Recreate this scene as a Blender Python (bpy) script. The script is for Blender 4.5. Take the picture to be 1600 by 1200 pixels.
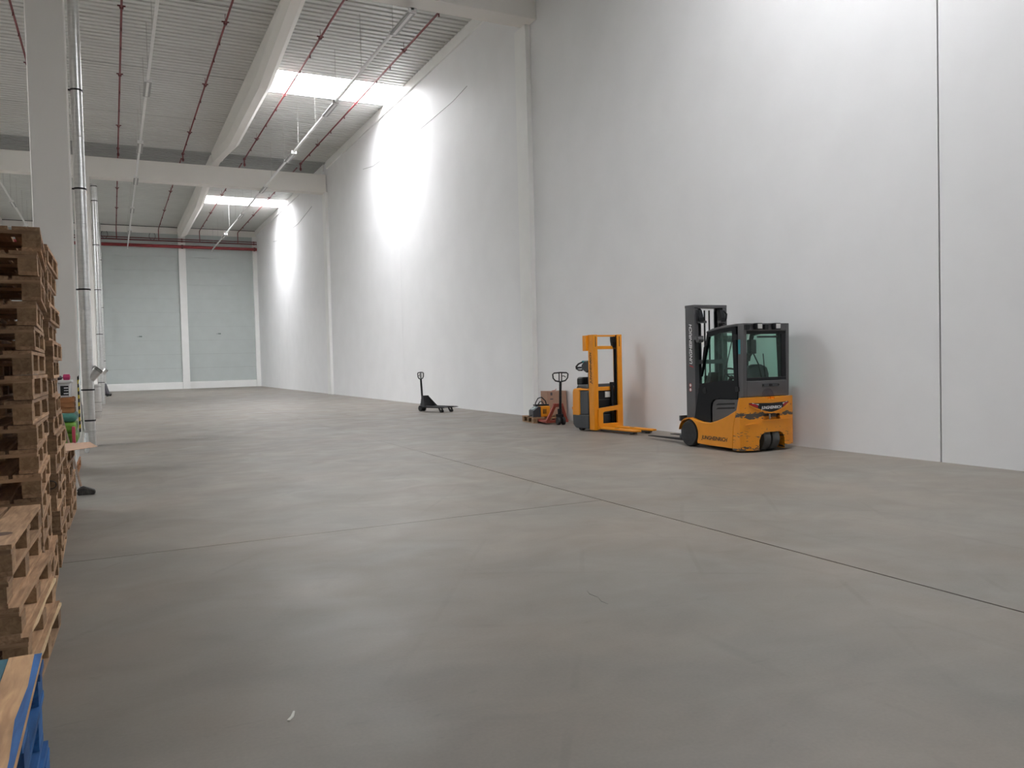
import bpy, bmesh, math, random
from mathutils import Vector, Matrix, Euler
PI = math.pi
R = math.radians
rnd = random.Random(7)
for o in list(bpy.data.objects): bpy.data.objects.remove(o)
SC = bpy.context.scene
COL = SC.collection

# ------------------------------------------------------------------ camera
YAW, PITCH, ROLL = R(26.278), R(-1.7209), R(-1.4178)
fw = Vector((math.sin(YAW)*math.cos(PITCH), math.cos(YAW)*math.cos(PITCH), math.sin(PITCH)))
rt = Vector((math.cos(YAW), -math.sin(YAW), 0)); up = rt.cross(fw)
rt2 = rt*math.cos(ROLL) + up*math.sin(ROLL); up2 = up*math.cos(ROLL) - rt*math.sin(ROLL)
cam = bpy.data.cameras.new('camera'); camo = bpy.data.objects.new('camera', cam); COL.objects.link(camo)
cam.sensor_width = 36; cam.lens = 1261.6/1600*36; cam.clip_end = 300; cam.clip_start = .05
M = Matrix(((rt2.x, up2.x, -fw.x, 0), (rt2.y, up2.y, -fw.y, 0), (rt2.z, up2.z, -fw.z, 1.5), (0, 0, 0, 1)))
camo.matrix_world = M
SC.camera = camo

# ------------------------------------------------------------------ world, exposure
w = bpy.data.worlds.new('world'); SC.world = w; w.use_nodes = True
w.node_tree.nodes['Background'].inputs[0].default_value = (.75, .85, 1, 1)
w.node_tree.nodes['Background'].inputs[1].default_value = 1.0
vs = SC.view_settings
SC.display_settings.display_device = 'sRGB'
vs.view_transform = 'Standard'; vs.look = 'None'; vs.gamma = 1; vs.use_curve_mapping = False
vs.exposure = 0.5
SKY_E = 28.0          # daylight through the translucent skylight panes, and the added fill strips
SC.cycles.use_denoising = True
SC.cycles.max_bounces = 10; SC.cycles.diffuse_bounces = 8; SC.cycles.transparent_max_bounces = 12
SC.cycles.sample_clamp_indirect = 8

# ------------------------------------------------------------------ materials
def ntree(name):
    m = bpy.data.materials.new(name); m.use_nodes = True
    t = m.node_tree; return m, t, t.nodes['Principled BSDF']
def lin(c):
    return tuple(((v/12.92) if v <= .04045 else ((v+.055)/1.055)**2.4) for v in c)
def hexc(h):
    return lin(tuple(int(h[i:i+2], 16)/255 for i in (0, 2, 4)))
def mat(name, col, rough=.5, metal=0, var=.08, scale=6, stretch=(1, 1, 1), bump=0, objvar=0, coat=0, spec=.5):
    m, t, b = ntree(name); N = t.nodes; L = t.links
    b.inputs['Roughness'].default_value = rough; b.inputs['Metallic'].default_value = metal
    b.inputs['Specular IOR Level'].default_value = spec
    if coat: b.inputs['Coat Weight'].default_value = coat; b.inputs['Coat Roughness'].default_value = .15
    tc = N.new('ShaderNodeTexCoord'); mp = N.new('ShaderNodeMapping'); mp.inputs['Scale'].default_value = stretch
    nz = N.new('ShaderNodeTexNoise'); nz.inputs['Scale'].default_value = scale; nz.inputs['Detail'].default_value = 5
    L.new(tc.outputs['Object'], mp.inputs[0]); L.new(mp.outputs[0], nz.inputs['Vector'])
    rmp = N.new('ShaderNodeMapRange'); rmp.inputs['From Min'].default_value = .3; rmp.inputs['From Max'].default_value = .7
    rmp.inputs['To Min'].default_value = 1-var; rmp.inputs['To Max'].default_value = 1+var
    L.new(nz.outputs['Fac'], rmp.inputs['Value'])
    val = rmp.outputs[0]
    if objvar:
        oi = N.new('ShaderNodeObjectInfo'); r2 = N.new('ShaderNodeMapRange')
        r2.inputs['To Min'].default_value = 1-objvar; r2.inputs['To Max'].default_value = 1+objvar
        L.new(oi.outputs['Random'], r2.inputs['Value'])
        mu = N.new('ShaderNodeMath'); mu.operation = 'MULTIPLY'; L.new(val, mu.inputs[0]); L.new(r2.outputs[0], mu.inputs[1]); val = mu.outputs[0]
    vm = N.new('ShaderNodeVectorMath'); vm.operation = 'SCALE'; vm.inputs[0].default_value = col[:3]
    L.new(val, vm.inputs['Scale']); L.new(vm.outputs[0], b.inputs['Base Color'])
    if bump:
        bp = N.new('ShaderNodeBump'); bp.inputs['Strength'].default_value = bump; bp.inputs['Distance'].default_value = .01
        L.new(nz.outputs['Fac'], bp.inputs['Height']); L.new(bp.outputs[0], b.inputs['Normal'])
    return m

def wood(name, base, dark, stretch, objvar=.25, paint=None):
    m, t, b = ntree(name); N = t.nodes; L = t.links
    b.inputs['Roughness'].default_value = .75
    tc = N.new('ShaderNodeTexCoord'); oi = N.new('ShaderNodeObjectInfo')
    ad = N.new('ShaderNodeVectorMath'); ad.operation = 'MULTIPLY_ADD'
    ad.inputs[1].default_value = (1, 1, 1)
    cx = N.new('ShaderNodeCombineXYZ'); mm = N.new('ShaderNodeMath'); mm.operation = 'MULTIPLY'; mm.inputs[1].default_value = 40
    L.new(oi.outputs['Random'], mm.inputs[0]); L.new(mm.outputs[0], cx.inputs[0]); L.new(mm.outputs[0], cx.inputs[2])
    L.new(tc.outputs['Object'], ad.inputs[0]); L.new(cx.outputs[0], ad.inputs[2])
    mp = N.new('ShaderNodeMapping'); mp.inputs['Scale'].default_value = stretch; L.new(ad.outputs[0], mp.inputs[0])
    n1 = N.new('ShaderNodeTexNoise'); n1.inputs['Scale'].default_value = 9; n1.inputs['Detail'].default_value = 6; n1.inputs['Distortion'].default_value = .6
    L.new(mp.outputs[0], n1.inputs['Vector'])
    n2 = N.new('ShaderNodeTexNoise'); n2.inputs['Scale'].default_value = 3.5; n2.inputs['Detail'].default_value = 3
    L.new(ad.outputs[0], n2.inputs['Vector'])
    r1 = N.new('ShaderNodeValToRGB'); r1.color_ramp.elements[0].position = .32; r1.color_ramp.elements[1].position = .68
    r1.color_ramp.elements[0].color = (*dark, 1); r1.color_ramp.elements[1].color = (*base, 1)
    L.new(n1.outputs['Fac'], r1.inputs[0])
    mr = N.new('ShaderNodeMapRange'); mr.inputs['To Min'].default_value = 1-objvar; mr.inputs['To Max'].default_value = 1+objvar
    L.new(oi.outputs['Random'], mr.inputs['Value'])
    m3 = N.new('ShaderNodeMapRange'); m3.inputs['From Min'].default_value = .3; m3.inputs['From Max'].default_value = .7
    m3.inputs['To Min'].default_value = .78; m3.inputs['To Max'].default_value = 1.12; L.new(n2.outputs['Fac'], m3.inputs['Value'])
    mu = N.new('ShaderNodeMath'); mu.operation = 'MULTIPLY'; L.new(mr.outputs[0], mu.inputs[0]); L.new(m3.outputs[0], mu.inputs[1])
    vm = N.new('ShaderNodeVectorMath'); vm.operation = 'SCALE'; L.new(r1.outputs[0], vm.inputs[0]); L.new(mu.outputs[0], vm.inputs['Scale'])
    out = vm.outputs[0]
    if paint:
        thr, c = paint
        r4 = N.new('ShaderNodeValToRGB'); r4.color_ramp.elements[0].position = thr-.02; r4.color_ramp.elements[1].position = thr+.05
        L.new(n2.outputs['Fac'], r4.inputs[0])
        mx = N.new('ShaderNodeMix'); mx.data_type = 'RGBA'; mx.inputs['B'].default_value = (*c, 1)
        L.new(r4.outputs[0], mx.inputs['Factor']); L.new(out, mx.inputs['A']); out = mx.outputs['Result']
    L.new(out, b.inputs['Base Color'])
    bp = N.new('ShaderNodeBump'); bp.inputs['Strength'].default_value = .25; bp.inputs['Distance'].default_value = .004
    L.new(n1.outputs['Fac'], bp.inputs['Height']); L.new(bp.outputs[0], b.inputs['Normal'])
    return m

def floor_material():
    m, t, b = ntree('concrete_floor'); N = t.nodes; L = t.links
    tc = N.new('ShaderNodeTexCoord')
    def noise(sc, det, stretch=(1, 1, 1), dist=0):
        mp = N.new('ShaderNodeMapping'); mp.inputs['Scale'].default_value = stretch; L.new(tc.outputs['Object'], mp.inputs[0])
        n = N.new('ShaderNodeTexNoise'); n.inputs['Scale'].default_value = sc; n.inputs['Detail'].default_value = det; n.inputs['Distortion'].default_value = dist
        L.new(mp.outputs[0], n.inputs['Vector']); return n.outputs['Fac']
    def rng(v, a, bb, lo, hi):
        r = N.new('ShaderNodeMapRange'); r.inputs['From Min'].default_value = a; r.inputs['From Max'].default_value = bb
        r.inputs['To Min'].default_value = lo; r.inputs['To Max'].default_value = hi; L.new(v, r.inputs['Value']); return r.outputs[0]
    def mul(a, c):
        x = N.new('ShaderNodeMath'); x.operation = 'MULTIPLY'; L.new(a, x.inputs[0]); L.new(c, x.inputs[1]); return x.outputs[0]
    a = rng(noise(.5, 6, dist=.5), .3, .7, .93, 1.06)
    c = rng(noise(1.7, 9, (.8, 1.3, 1), 1.0), .3, .7, .92, 1.07)
    d = rng(noise(60, 4), .3, .7, .96, 1.04)
    e = rng(noise(1.3, 3, (1.6, .22, 1), 1.5), .62, .74, 1, .9)
    f = rng(noise(5, 9, (.5, 1.6, 1), 2.0), .64, .74, 1, .90)
    v = mul(mul(mul(a, c), mul(d, e)), f)
    # faint tyre scuffs and scratches: thin wavering rings of a large voronoi-warped wave
    for sc, rot, st in ((.35, 35, 0.0), (.28, -62, 3.0)):
        mp = N.new('ShaderNodeMapping'); mp.inputs['Rotation'].default_value = (0, 0, R(rot)); mp.inputs['Location'].default_value = (st, st, 0); L.new(tc.outputs['Object'], mp.inputs[0])
        wv = N.new('ShaderNodeTexWave'); wv.inputs['Scale'].default_value = sc; wv.inputs['Distortion'].default_value = 5; wv.inputs['Detail'].default_value = 1.2; wv.inputs['Detail Scale'].default_value = .35
        L.new(mp.outputs[0], wv.inputs['Vector'])
        msk = rng(noise(.9, 3), .5, .62, 0, 1)
        ln = rng(wv.outputs['Fac'], .992, .999, 0, .10)
        sub = N.new('ShaderNodeMath'); sub.operation = 'SUBTRACT'; sub.inputs[0].default_value = 1; L.new(mul(msk, ln), sub.inputs[1]); v = mul(v, sub.outputs[0])
    rp = N.new('ShaderNodeValToRGB'); rp.color_ramp.elements[0].color = (.182, .167, .146, 1); rp.color_ramp.elements[1].color = (.198, .170, .142, 1)
    rp.color_ramp.elements[0].position = .35; rp.color_ramp.elements[1].position = .65
    L.new(noise(.8, 4), rp.inputs[0])
    vm = N.new('ShaderNodeVectorMath'); vm.operation = 'SCALE'; L.new(rp.outputs[0], vm.inputs[0]); L.new(v, vm.inputs['Scale'])
    L.new(vm.outputs[0], b.inputs['Base Color'])
    L.new(rng(noise(1.4, 7, dist=.8), .3, .7, .42, .54), b.inputs['Roughness'])
    b.inputs['Specular IOR Level'].default_value = .45
    bp = N.new('ShaderNodeBump'); bp.inputs['Strength'].default_value = .06; bp.inputs['Distance'].default_value = .01
    L.new(noise(9, 6), bp.inputs['Height']); L.new(bp.outputs[0], b.inputs['Normal'])
    return m

def scuffed_orange():
    m, t, b = ntree('orange_paint_scuffed'); N = t.nodes; L = t.links
    b.inputs['Roughness'].default_value = .42
    tc = N.new('ShaderNodeTexCoord'); sp = N.new('ShaderNodeSeparateXYZ'); L.new(tc.outputs['Object'], sp.inputs[0])
    def noise(sc, det, st=(1, 1, 1), dist=0):
        mp = N.new('ShaderNodeMapping'); mp.inputs['Scale'].default_value = st; L.new(tc.outputs['Object'], mp.inputs[0])
        n = N.new('ShaderNodeTexNoise'); n.inputs['Scale'].default_value = sc; n.inputs['Detail'].default_value = det; n.inputs['Distortion'].default_value = dist
        L.new(mp.outputs[0], n.inputs['Vector']); return n.outputs['Fac']
    def math_(op, a, c):
        x = N.new('ShaderNodeMath'); x.operation = op
        for i, v in enumerate((a, c)):
            if isinstance(v, (int, float)): x.inputs[i].default_value = v
            else: L.new(v, x.inputs[i])
        return x.outputs[0]
    def band(zc, hw):
        d = math_('ABSOLUTE', math_('SUBTRACT', sp.outputs['Z'], zc), 0)
        r = N.new('ShaderNodeMapRange'); r.inputs['From Min'].default_value = 0; r.inputs['From Max'].default_value = hw
        r.inputs['To Min'].default_value = 1; r.inputs['To Max'].default_value = 0; L.new(d, r.inputs['Value']); return r.outputs[0]
    wz = math_('MULTIPLY', noise(3, 2, (1, 1, 0)), .1)
    n = noise(7, 8, (1, 1, 3.5), 1.2)
    n2 = noise(16, 5, (1, 1, 1.5), .5)
    b1 = math_('MULTIPLY', band(.565, .085), .33)
    b2 = math_('MULTIPLY', band(.05, .1), .24)
    b3 = math_('MULTIPLY', band(.25, .13), .17)
    s = math_('ADD', n, math_('MAXIMUM', math_('MAXIMUM', b1, b2), b3))
    r = N.new('ShaderNodeValToRGB'); r.color_ramp.elements[0].position = .70; r.color_ramp.elements[1].position = .73; L.new(s, r.inputs[0])
    r2 = N.new('ShaderNodeValToRGB'); r2.color_ramp.elements[0].position = .69; r2.color_ramp.elements[1].position = .715; L.new(n2, r2.inputs[0])
    mk = math_('MAXIMUM', r.outputs[0], r2.outputs[0])
    mx = N.new('ShaderNodeMix'); mx.data_type = 'RGBA'; mx.inputs['A'].default_value = (.76, .275, .009, 1); mx.inputs['B'].default_value = (.085, .07, .055, 1)
    L.new(mk, mx.inputs['Factor']); L.new(mx.outputs['Result'], b.inputs['Base Color'])
    rr = N.new('ShaderNodeMapRange'); rr.inputs['To Min'].default_value = .4; rr.inputs['To Max'].default_value = .7
    L.new(mk, rr.inputs['Value']); L.new(rr.outputs[0], b.inputs['Roughness'])
    return m

def glass(name, col, t_mix=.85):
    m = bpy.data.materials.new(name); m.use_nodes = True; t = m.node_tree; N = t.nodes; L = t.links
    N.remove(N['Principled BSDF'])
    tr = N.new('ShaderNodeBsdfTransparent'); tr.inputs[0].default_value = (*col, 1)
    gl = N.new('ShaderNodeBsdfGlossy'); gl.inputs['Roughness'].default_value = .03; gl.inputs[0].default_value = (.9, .95, .93, 1)
    lw = N.new('ShaderNodeLayerWeight'); pw = N.new('ShaderNodeMath'); pw.operation = 'POWER'; pw.inputs[1].default_value = 5
    fr = N.new('ShaderNodeMath'); fr.operation = 'MULTIPLY_ADD'; fr.inputs[1].default_value = .9; fr.inputs[2].default_value = .03
    L.new(lw.outputs['Facing'], pw.inputs[0]); L.new(pw.outputs[0], fr.inputs[0])
    mx = N.new('ShaderNodeMixShader'); L.new(fr.outputs[0], mx.inputs[0]); L.new(tr.outputs[0], mx.inputs[1]); L.new(gl.outputs[0], mx.inputs[2])
    L.new(mx.outputs[0], N['Material Output'].inputs[0])
    return m
def emit(name, col, s):
    m = bpy.data.materials.new(name); m.use_nodes = True; t = m.node_tree; N = t.nodes
    N.remove(N['Principled BSDF']); e = N.new('ShaderNodeEmission'); e.inputs[0].default_value = (*col, 1); e.inputs[1].default_value = s
    t.links.new(e.outputs[0], N['Material Output'].inputs[0]); return m

m_floor = floor_material()
m_joint = mat('joint_filler', (.025, .023, .02), .95)
m_wall = mat('white_wall_paint', (.86, .86, .868), .62, var=.02, scale=1.2, bump=.02)
m_pil = mat('white_pilaster_paint', (.90, .90, .885), .6, var=.02, scale=2)
m_conc = mat('painted_concrete', (.84, .815, .78), .7, var=.015, scale=1.2, bump=.03)
m_far = mat('grey_green_panel', (.50, .54, .53), .55, var=.03, scale=1.5)
m_deck = mat('roof_deck_steel', (.60, .61, .585), .45, metal=.0, var=.04, scale=1)
m_deckshade = mat('roof_flashing', (.34, .35, .34), .6, var=.04)  # same deck, with the shade above the middle beam put into its colour
m_cover = mat('roof_void', (.03, .03, .03), .9)
m_sky = emit('skylight_pane', (.97, .975, 1.0), SKY_E)
m_well = mat('skylight_kerb', (.8, .8, .8), .6, var=.02)
m_spr = mat('sprinkler_pipe_paint', (.17, .028, .03), .5, var=.1)
m_red = mat('red_pipe_paint', (.25, .026, .03), .45, var=.1)
m_dred = mat('dark_red_pipe', (.12, .025, .028), .55, var=.1)
m_white = mat('white_enamel', (.78, .78, .77), .4, var=.03)
m_diff = mat('grey_diffuser', (.30, .30, .29), .4, var=.05)
m_alu = mat('aluminium_cladding', (.74, .74, .73), .28, metal=.9, var=.08, scale=3, stretch=(2, 2, 9), bump=.12)
m_blackm = mat('black_metal', (.011, .011, .013), .5, var=.15, spec=.3)
m_cable = mat('grey_cable', (.11, .11, .11), .6)
m_dusty = mat('dusty_rubber', (.075, .074, .07), .85, var=.2, scale=14)
m_rubber = mat('rubber', (.028, .028, .029), .8, var=.2, scale=20)
m_hub = mat('wheel_hub', (.035, .035, .037), .55)
m_grey = mat('charcoal_paint', (.090, .088, .092), .42, var=.05)
m_grey2 = mat('dark_slate_paint', (.042, .046, .052), .45, var=.05)
m_black = mat('black_plastic', (.010, .011, .013), .42, var=.1, spec=.3)
m_doorp = mat('smoked_door_panel', (.006, .007, .009), .3, var=.1, spec=.2)
m_orange = scuffed_orange()
m_or2 = mat('orange_paint', (.77, .285, .009), .4, var=.04, scale=5)
m_steel = mat('steel', (.45, .45, .44), .35, metal=.9)
m_fork = mat('fork_steel', (.03, .028, .027), .65, spec=.25)
m_glass = glass('green_tinted_glass', (.82, .945, .90))
m_lens = mat('lamp_lens', (.62, .62, .60), .2)
m_redl = mat('red_lens', (.42, .012, .018), .25)
m_teal = mat('teal_sticker', (.03, .30, .34), .5)
m_wlab = mat('white_label', (.72, .72, .69), .6)
m_txtk = mat('black_print', (.012, .012, .012), .6)
m_txtw = mat('white_print', (.8, .8, .8), .6)
m_txtr = mat('red_print', (.6, .02, .02), .6)
m_txtg = mat('green_print', (.01, .05, .03), .6)
W1, D1 = (.44, .275, .155), (.24, .135, .07)
m_wy = wood('pallet_wood_long', W1, D1, (5, .5, 5))
m_wx = wood('pallet_wood_cross', W1, D1, (.5, 5, 5))
m_wb = wood('pallet_block', (.36, .225, .12), (.21, .12, .06), (4, .8, 4))
m_wbd = wood('dark_knot_wood', (.13, .07, .04), (.07, .035, .02), (4, 4, 4), .05)
m_wl = wood('split_wood', (.72, .55, .33), (.5, .36, .2), (5, .6, 5), .1)
m_worange = wood('orange_crate_wood', (.45, .20, .075), (.28, .11, .04), (.6, .6, 5), .1)
BLUE = (.018, .10, .30)
m_by = wood('blue_painted_wood', (.022, .13, .36), (.012, .07, .22), (5, .5, 5), .12)
m_bworn = wood('worn_blue_deck_wood', (.58, .35, .175), (.38, .21, .10), (4, .5, 4), .02, paint=(.70, (.03, .15, .25)))
m_bteal = wood('teal_deck_wood', (.035, .17, .22), (.02, .10, .14), (4, .5, 4), .05, paint=(.66, (.5, .36, .22)))
m_card = mat('cardboard', (.40, .25, .165), .8, var=.06, scale=8)
m_card2 = mat('brown_carton', (.36, .22, .155), .8, var=.05, scale=8)
m_boxw = mat('white_plastic_box', (.72, .72, .72), .5, var=.03)
m_yel = mat('hazard_yellow', (.62, .46, .03), .5)
m_blk2 = mat('hazard_black', (.012, .012, .012), .5)
m_film = mat('stretch_film', (.60, .62, .61), .25, var=.15, scale=8, bump=.5)
m_green = mat('green_sack', (.14, .32, .03), .4, var=.2, scale=12, bump=.3)
m_tealsack = mat('teal_sack', (.05, .20, .16), .4, var=.2, scale=12, bump=.3)
m_pink = mat('pink_pack', (.50, .06, .10), .4, var=.1)
m_pinkbag = mat('pink_cloth', (.45, .03, .12), .7)
m_greyrag = mat('dark_rag', (.10, .09, .10), .9, var=.3)
m_handle = wood('broom_handle_wood', (.22, .14, .085), (.13, .08, .05), (8, 8, .6), .05)
m_bristle = mat('broom_bristle', (.05, .046, .042), .95, var=.4, scale=60, stretch=(1, 1, .2), bump=.6)
m_paper = mat('paper', (.62, .60, .55), .9)
m_bluegrey = mat('display_glass', (.22, .27, .28), .15)
m_violet = mat('dark_violet_grey', (.055, .05, .06), .6, var=.3)

# ------------------------------------------------------------------ mesh helper
class MB:
    def __init__(s): s.v = []; s.f = []
    def add(s, vs, fs, mx=None):
        n = len(s.v)
        s.v += [tuple(mx @ Vector(p)) if mx else tuple(p) for p in vs]; s.f += [tuple(i+n for i in f) for f in fs]; return s
    def box(s, x0, x1, y0, y1, z0, z1, mx=None):
        v = [(x0, y0, z0), (x1, y0, z0), (x1, y1, z0), (x0, y1, z0), (x0, y0, z1), (x1, y0, z1), (x1, y1, z1), (x0, y1, z1)]
        return s.add(v, [(0, 3, 2, 1), (4, 5, 6, 7), (0, 1, 5, 4), (1, 2, 6, 5), (2, 3, 7, 6), (3, 0, 4, 7)], mx)
    def prism(s, poly, axis, a, b, mx=None):
        n = len(poly)
        def P(p, h): return {'x': (h, p[0], p[1]), 'y': (p[0], h, p[1]), 'z': (p[0], p[1], h)}[axis]
        v = [P(p, a) for p in poly]+[P(p, b) for p in poly]
        f = [tuple(range(n))[::-1], tuple(range(n, 2*n))]+[(i, (i+1) % n, n+(i+1) % n, n+i) for i in range(n)]
        return s.add(v, f, mx)
    def tube(s, pts, r, n=10, closed=False):
        pts = [Vector(p) for p in pts]; k = len(pts); v = []; f = []
        rr = r if isinstance(r, (list, tuple)) else [r]*k
        prev = None
        for i, p in enumerate(pts):
            if closed: d = pts[(i+1) % k]-pts[i-1]
            else: d = pts[min(i+1, k-1)]-pts[max(i-1, 0)]
            d.normalize()
            if prev is None:
                u = d.orthogonal().normalized()
            else:
                u = (prev - d*prev.dot(d)).normalized()
            prev = u; q = d.cross(u)
            for j in range(n):
                a = 2*PI*j/n; v.append(p+(u*math.cos(a)+q*math.sin(a))*rr[i])
        for i in range(k if closed else k-1):
            for j in range(n):
                i2 = (i+1) % k
                f.append((i*n+j, i*n+(j+1) % n, i2*n+(j+1) % n, i2*n+j))
        if not closed:
            f.append(tuple(range(n))[::-1]); f.append(tuple((k-1)*n+j for j in range(n)))
        return s.add(v, f)
    def cyl(s, p0, p1, r0, r1=None, n=16): return s.tube([p0, p1], [r0, r1 if r1 is not None else r0], n)
    def lathe(s, prof, c, axis='x', n=28):
        v = []; f = []; k = len(prof)
        for h, r in prof:
            for j in range(n):
                a = 2*PI*j/n; ca, sa = r*math.cos(a), r*math.sin(a)
                p = {'x': (h, ca, sa), 'y': (ca, h, sa), 'z': (ca, sa, h)}[axis]
                v.append((c[0]+p[0], c[1]+p[1], c[2]+p[2]))
        for i in range(k-1):
            for j in range(n): f.append((i*n+j, i*n+(j+1) % n, (i+1)*n+(j+1) % n, (i+1)*n+j))
        f.append(tuple(range(n))[::-1]); f.append(tuple((k-1)*n+j for j in range(n)))
        return s.add(v, f)
    def mesh(s, name, m, smooth=False):
        me = bpy.data.meshes.new(name); me.from_pydata(s.v, [], s.f)
        bm = bmesh.new(); bm.from_mesh(me); bmesh.ops.recalc_face_normals(bm, faces=bm.faces); bm.to_mesh(me); bm.free()
        if smooth:
            for p in me.polygons: p.use_smooth = True
            me.set_sharp_from_angle(angle=R(38))
        if m: me.materials.append(m)
        return me
    def build(s, name, m, parent=None, bevel=0, smooth=False, seg=2):
        o = bpy.data.objects.new(name, s.mesh(name, m, smooth)); COL.objects.link(o)
        if parent: o.parent = parent
        if bevel:
            b = o.modifiers.new('bevel', 'BEVEL'); b.width = bevel; b.segments = seg; b.limit_method = 'ANGLE'; b.angle_limit = R(35)
            b.harden_normals = False
            for p in o.data.polygons: p.use_smooth = True
            o.data.set_sharp_from_angle(angle=R(50))
        return o
def tag(o, label=None, cat=None, group=None, kind=None):
    if label: o['label'] = label
    if cat: o['category'] = cat
    if group: o['group'] = group
    if kind: o['kind'] = kind
    return o
def thing(name, loc, rz, label, cat, group=None):
    o = bpy.data.objects.new(name, None); COL.objects.link(o); o.location = loc; o.rotation_euler = (0, 0, rz); o.empty_display_size = .2
    return tag(o, label, cat, group)
def obj(name, me, parent, loc=(0, 0, 0), rz=0):
    o = bpy.data.objects.new(name, me); COL.objects.link(o); o.parent = parent; o.location = loc; o.rotation_euler = (0, 0, rz); return o
def text(name, body, size, m, parent, mx, sx=1.0, shear=0.0, bold=.0, ext=.0006, align='LEFT'):
    c = bpy.data.curves.new(name, 'FONT'); c.body = body; c.size = size; c.extrude = ext; c.shear = shear; c.offset = bold; c.align_x = align
    c.resolution_u = 3
    t = bpy.data.objects.new(name, c); COL.objects.link(t); bpy.context.view_layer.update()
    me = bpy.data.meshes.new_from_object(t.evaluated_get(bpy.context.evaluated_depsgraph_get()))
    bpy.data.objects.remove(t)
    me.transform(mx @ Matrix.Diagonal((sx, 1, 1, 1))); me.materials.clear(); me.materials.append(m)
    o = bpy.data.objects.new(name, me); COL.objects.link(o)
    if parent: o.parent = parent
    return o
def basis(right, upv, loc):
    r = Vector(right).normalized(); u = Vector(upv).normalized(); n = r.cross(u)
    return Matrix(((r.x, u.x, n.x, loc[0]), (r.y, u.y, n.y, loc[1]), (r.z, u.z, n.z, loc[2]), (0, 0, 0, 1)))
def cut(o, *cutters):
    for k, mb in enumerate(cutters):
        c = bpy.data.objects.new('cutter', mb.mesh('cutter', None)); COL.objects.link(c); c.parent = o.parent
        md = o.modifiers.new('cut', 'BOOLEAN'); md.operation = 'DIFFERENCE'; md.solver = 'EXACT'; md.object = c
    bpy.context.view_layer.update()
    me = bpy.data.meshes.new_from_object(o.evaluated_get(bpy.context.evaluated_depsgraph_get()))
    cs = [m.object for m in o.modifiers if m.type == 'BOOLEAN']
    o.modifiers.clear(); o.data = me
    for c in cs: bpy.data.objects.remove(c)
    return o
def struct(name, mb, m, label=None, bevel=0):
    return tag(mb.build(name, m, None, bevel), label, None, None, 'structure')

# ------------------------------------------------------------------ building shell
XL, XR, YB, YF, ZC = -20.0, 9.82, -24.0, 62.0, 11.45
fl = struct('floor', MB().box(XL-.3, XR+.3, YB-.3, YF+.4, -.30, -.03), m_joint, 'worn grey concrete floor of the hall with thin saw-cut joints')
G = .009
ys_l = [YB-.3, -3.75, 1.70, 7.18, 12.72, 18.2, 29.1, 40.0, 51.0, YF+.4]
xs_l = [XL-.3, -6.4, -.92, 4.57]
for i in range(len(xs_l)-1):
    for j in range(len(ys_l)-1):
        gy0 = G if ys_l[j] in (7.18, 1.70) else .0015
        gy1 = G if ys_l[j+1] in (7.18, 1.70) else .0015
        gx0 = .0015; gx1 = G if i == 2 and j < 4 else .0015
        if i == 2 and j in (2, 3): gy0, gy1 = (.005 if ys_l[j] == 7.18 else .001), (.005 if ys_l[j+1] == 7.18 else .001)
        MB().box(xs_l[i]+gx0, xs_l[i+1]-gx1, ys_l[j]+gy0, ys_l[j+1]-gy1, -.03, 0).build('slab', m_floor, fl)
yr = [YB-.3, 10.9, 18.2, 29.1, 40, 51, YF+.4]
for j in range(len(yr)-1):
    MB().box(4.57+(G if j < 1 else .0012), XR+.3, yr[j]+.001, yr[j+1]-.001, -.03, 0).build('slab', m_floor, fl)

# right wall: tall concrete panels with open joints over a recessed backing
wr = struct('wall_right', MB().box(XR+.03, XR+.30, YB, YF+.3, -.3, 12.6), m_joint, 'high white wall of tall concrete panels behind the trucks')
pj = [YB, -3.9, 7.07, 18.65, 29.04, 40.2, 51.0, YF+.3]
for j in range(len(pj)-1):
    g = {7.07: .011, 29.04: .005, 51.0: .005}
    MB().box(XR, XR+.05, pj[j]+g.get(pj[j], .002), pj[j+1]-g.get(pj[j+1], .002), 0, 12.4).build('panel', m_wall, wr)
for k, y in enumerate((18.35, 39.9, -3.4)):
    tag(MB().box(XR-.14, XR, y, y+.62, 0, 10.0).build('pilaster', m_pil, wr, .008), None)
tr = struct('trim_1', MB().box(XR-.07, XR, 18.97, 39.9, 11.12, ZC+.02).box(XR-.07, XR, 40.5, YF, 11.12, ZC+.02), m_pil, 'white edge beam along the top of the right wall')

# far wall: curb, columns, sandwich panels
wf = struct('wall_far', MB().box(XL, XR+.3, YF+.06, YF+.3, 0, 12.6), m_joint, 'far end wall of grey-green horizontal panels between white columns')
bays = [(-19.6, -12.75), (-12.3, -6.6), (-6.15, -1.25), (-.6, 4.46), (4.93, 9.52)]
for x0, x1 in bays:
    MB().box(x0, x1, YF-.05, YF+.1, 0, .5).build('curb', m_pil, wf, .01)
    z = .5
    while z < 10.4:
        MB().box(x0+.004, x1-.004, YF, YF+.07, z+.005, min(z+.985, 10.5)).build('panel', m_far, wf); z += .985
    MB().box(x0, x1, YF-.02, YF+.1, 10.5, 10.97).build('panel', m_far, wf)
    MB().box(x0, x1 if x1 < 9 else XR, YF-.12, YF+.1, 10.97, 11.40).build('ring_beam', m_conc, wf)
for x0, x1 in ((-12.75, -12.3), (-6.6, -6.15), (-1.25, -.6), (4.46, 4.93), (9.52, 9.82)):
    MB().box(x0, x1, YF-.25, YF+.1, 0, 11.0).build('column', m_pil, wf, .01)
for x, z in ((1.5, 3.72), (6.72, 3.88)):
    text('sign', '‹ EXIT'.replace('EXIT', '308'), .105, m_txtg, wf, basis((1, 0, 0), (0, 0, 1), (x+.12, YF-.003, z+.0)), sx=1.35, bold=.004)

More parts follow.
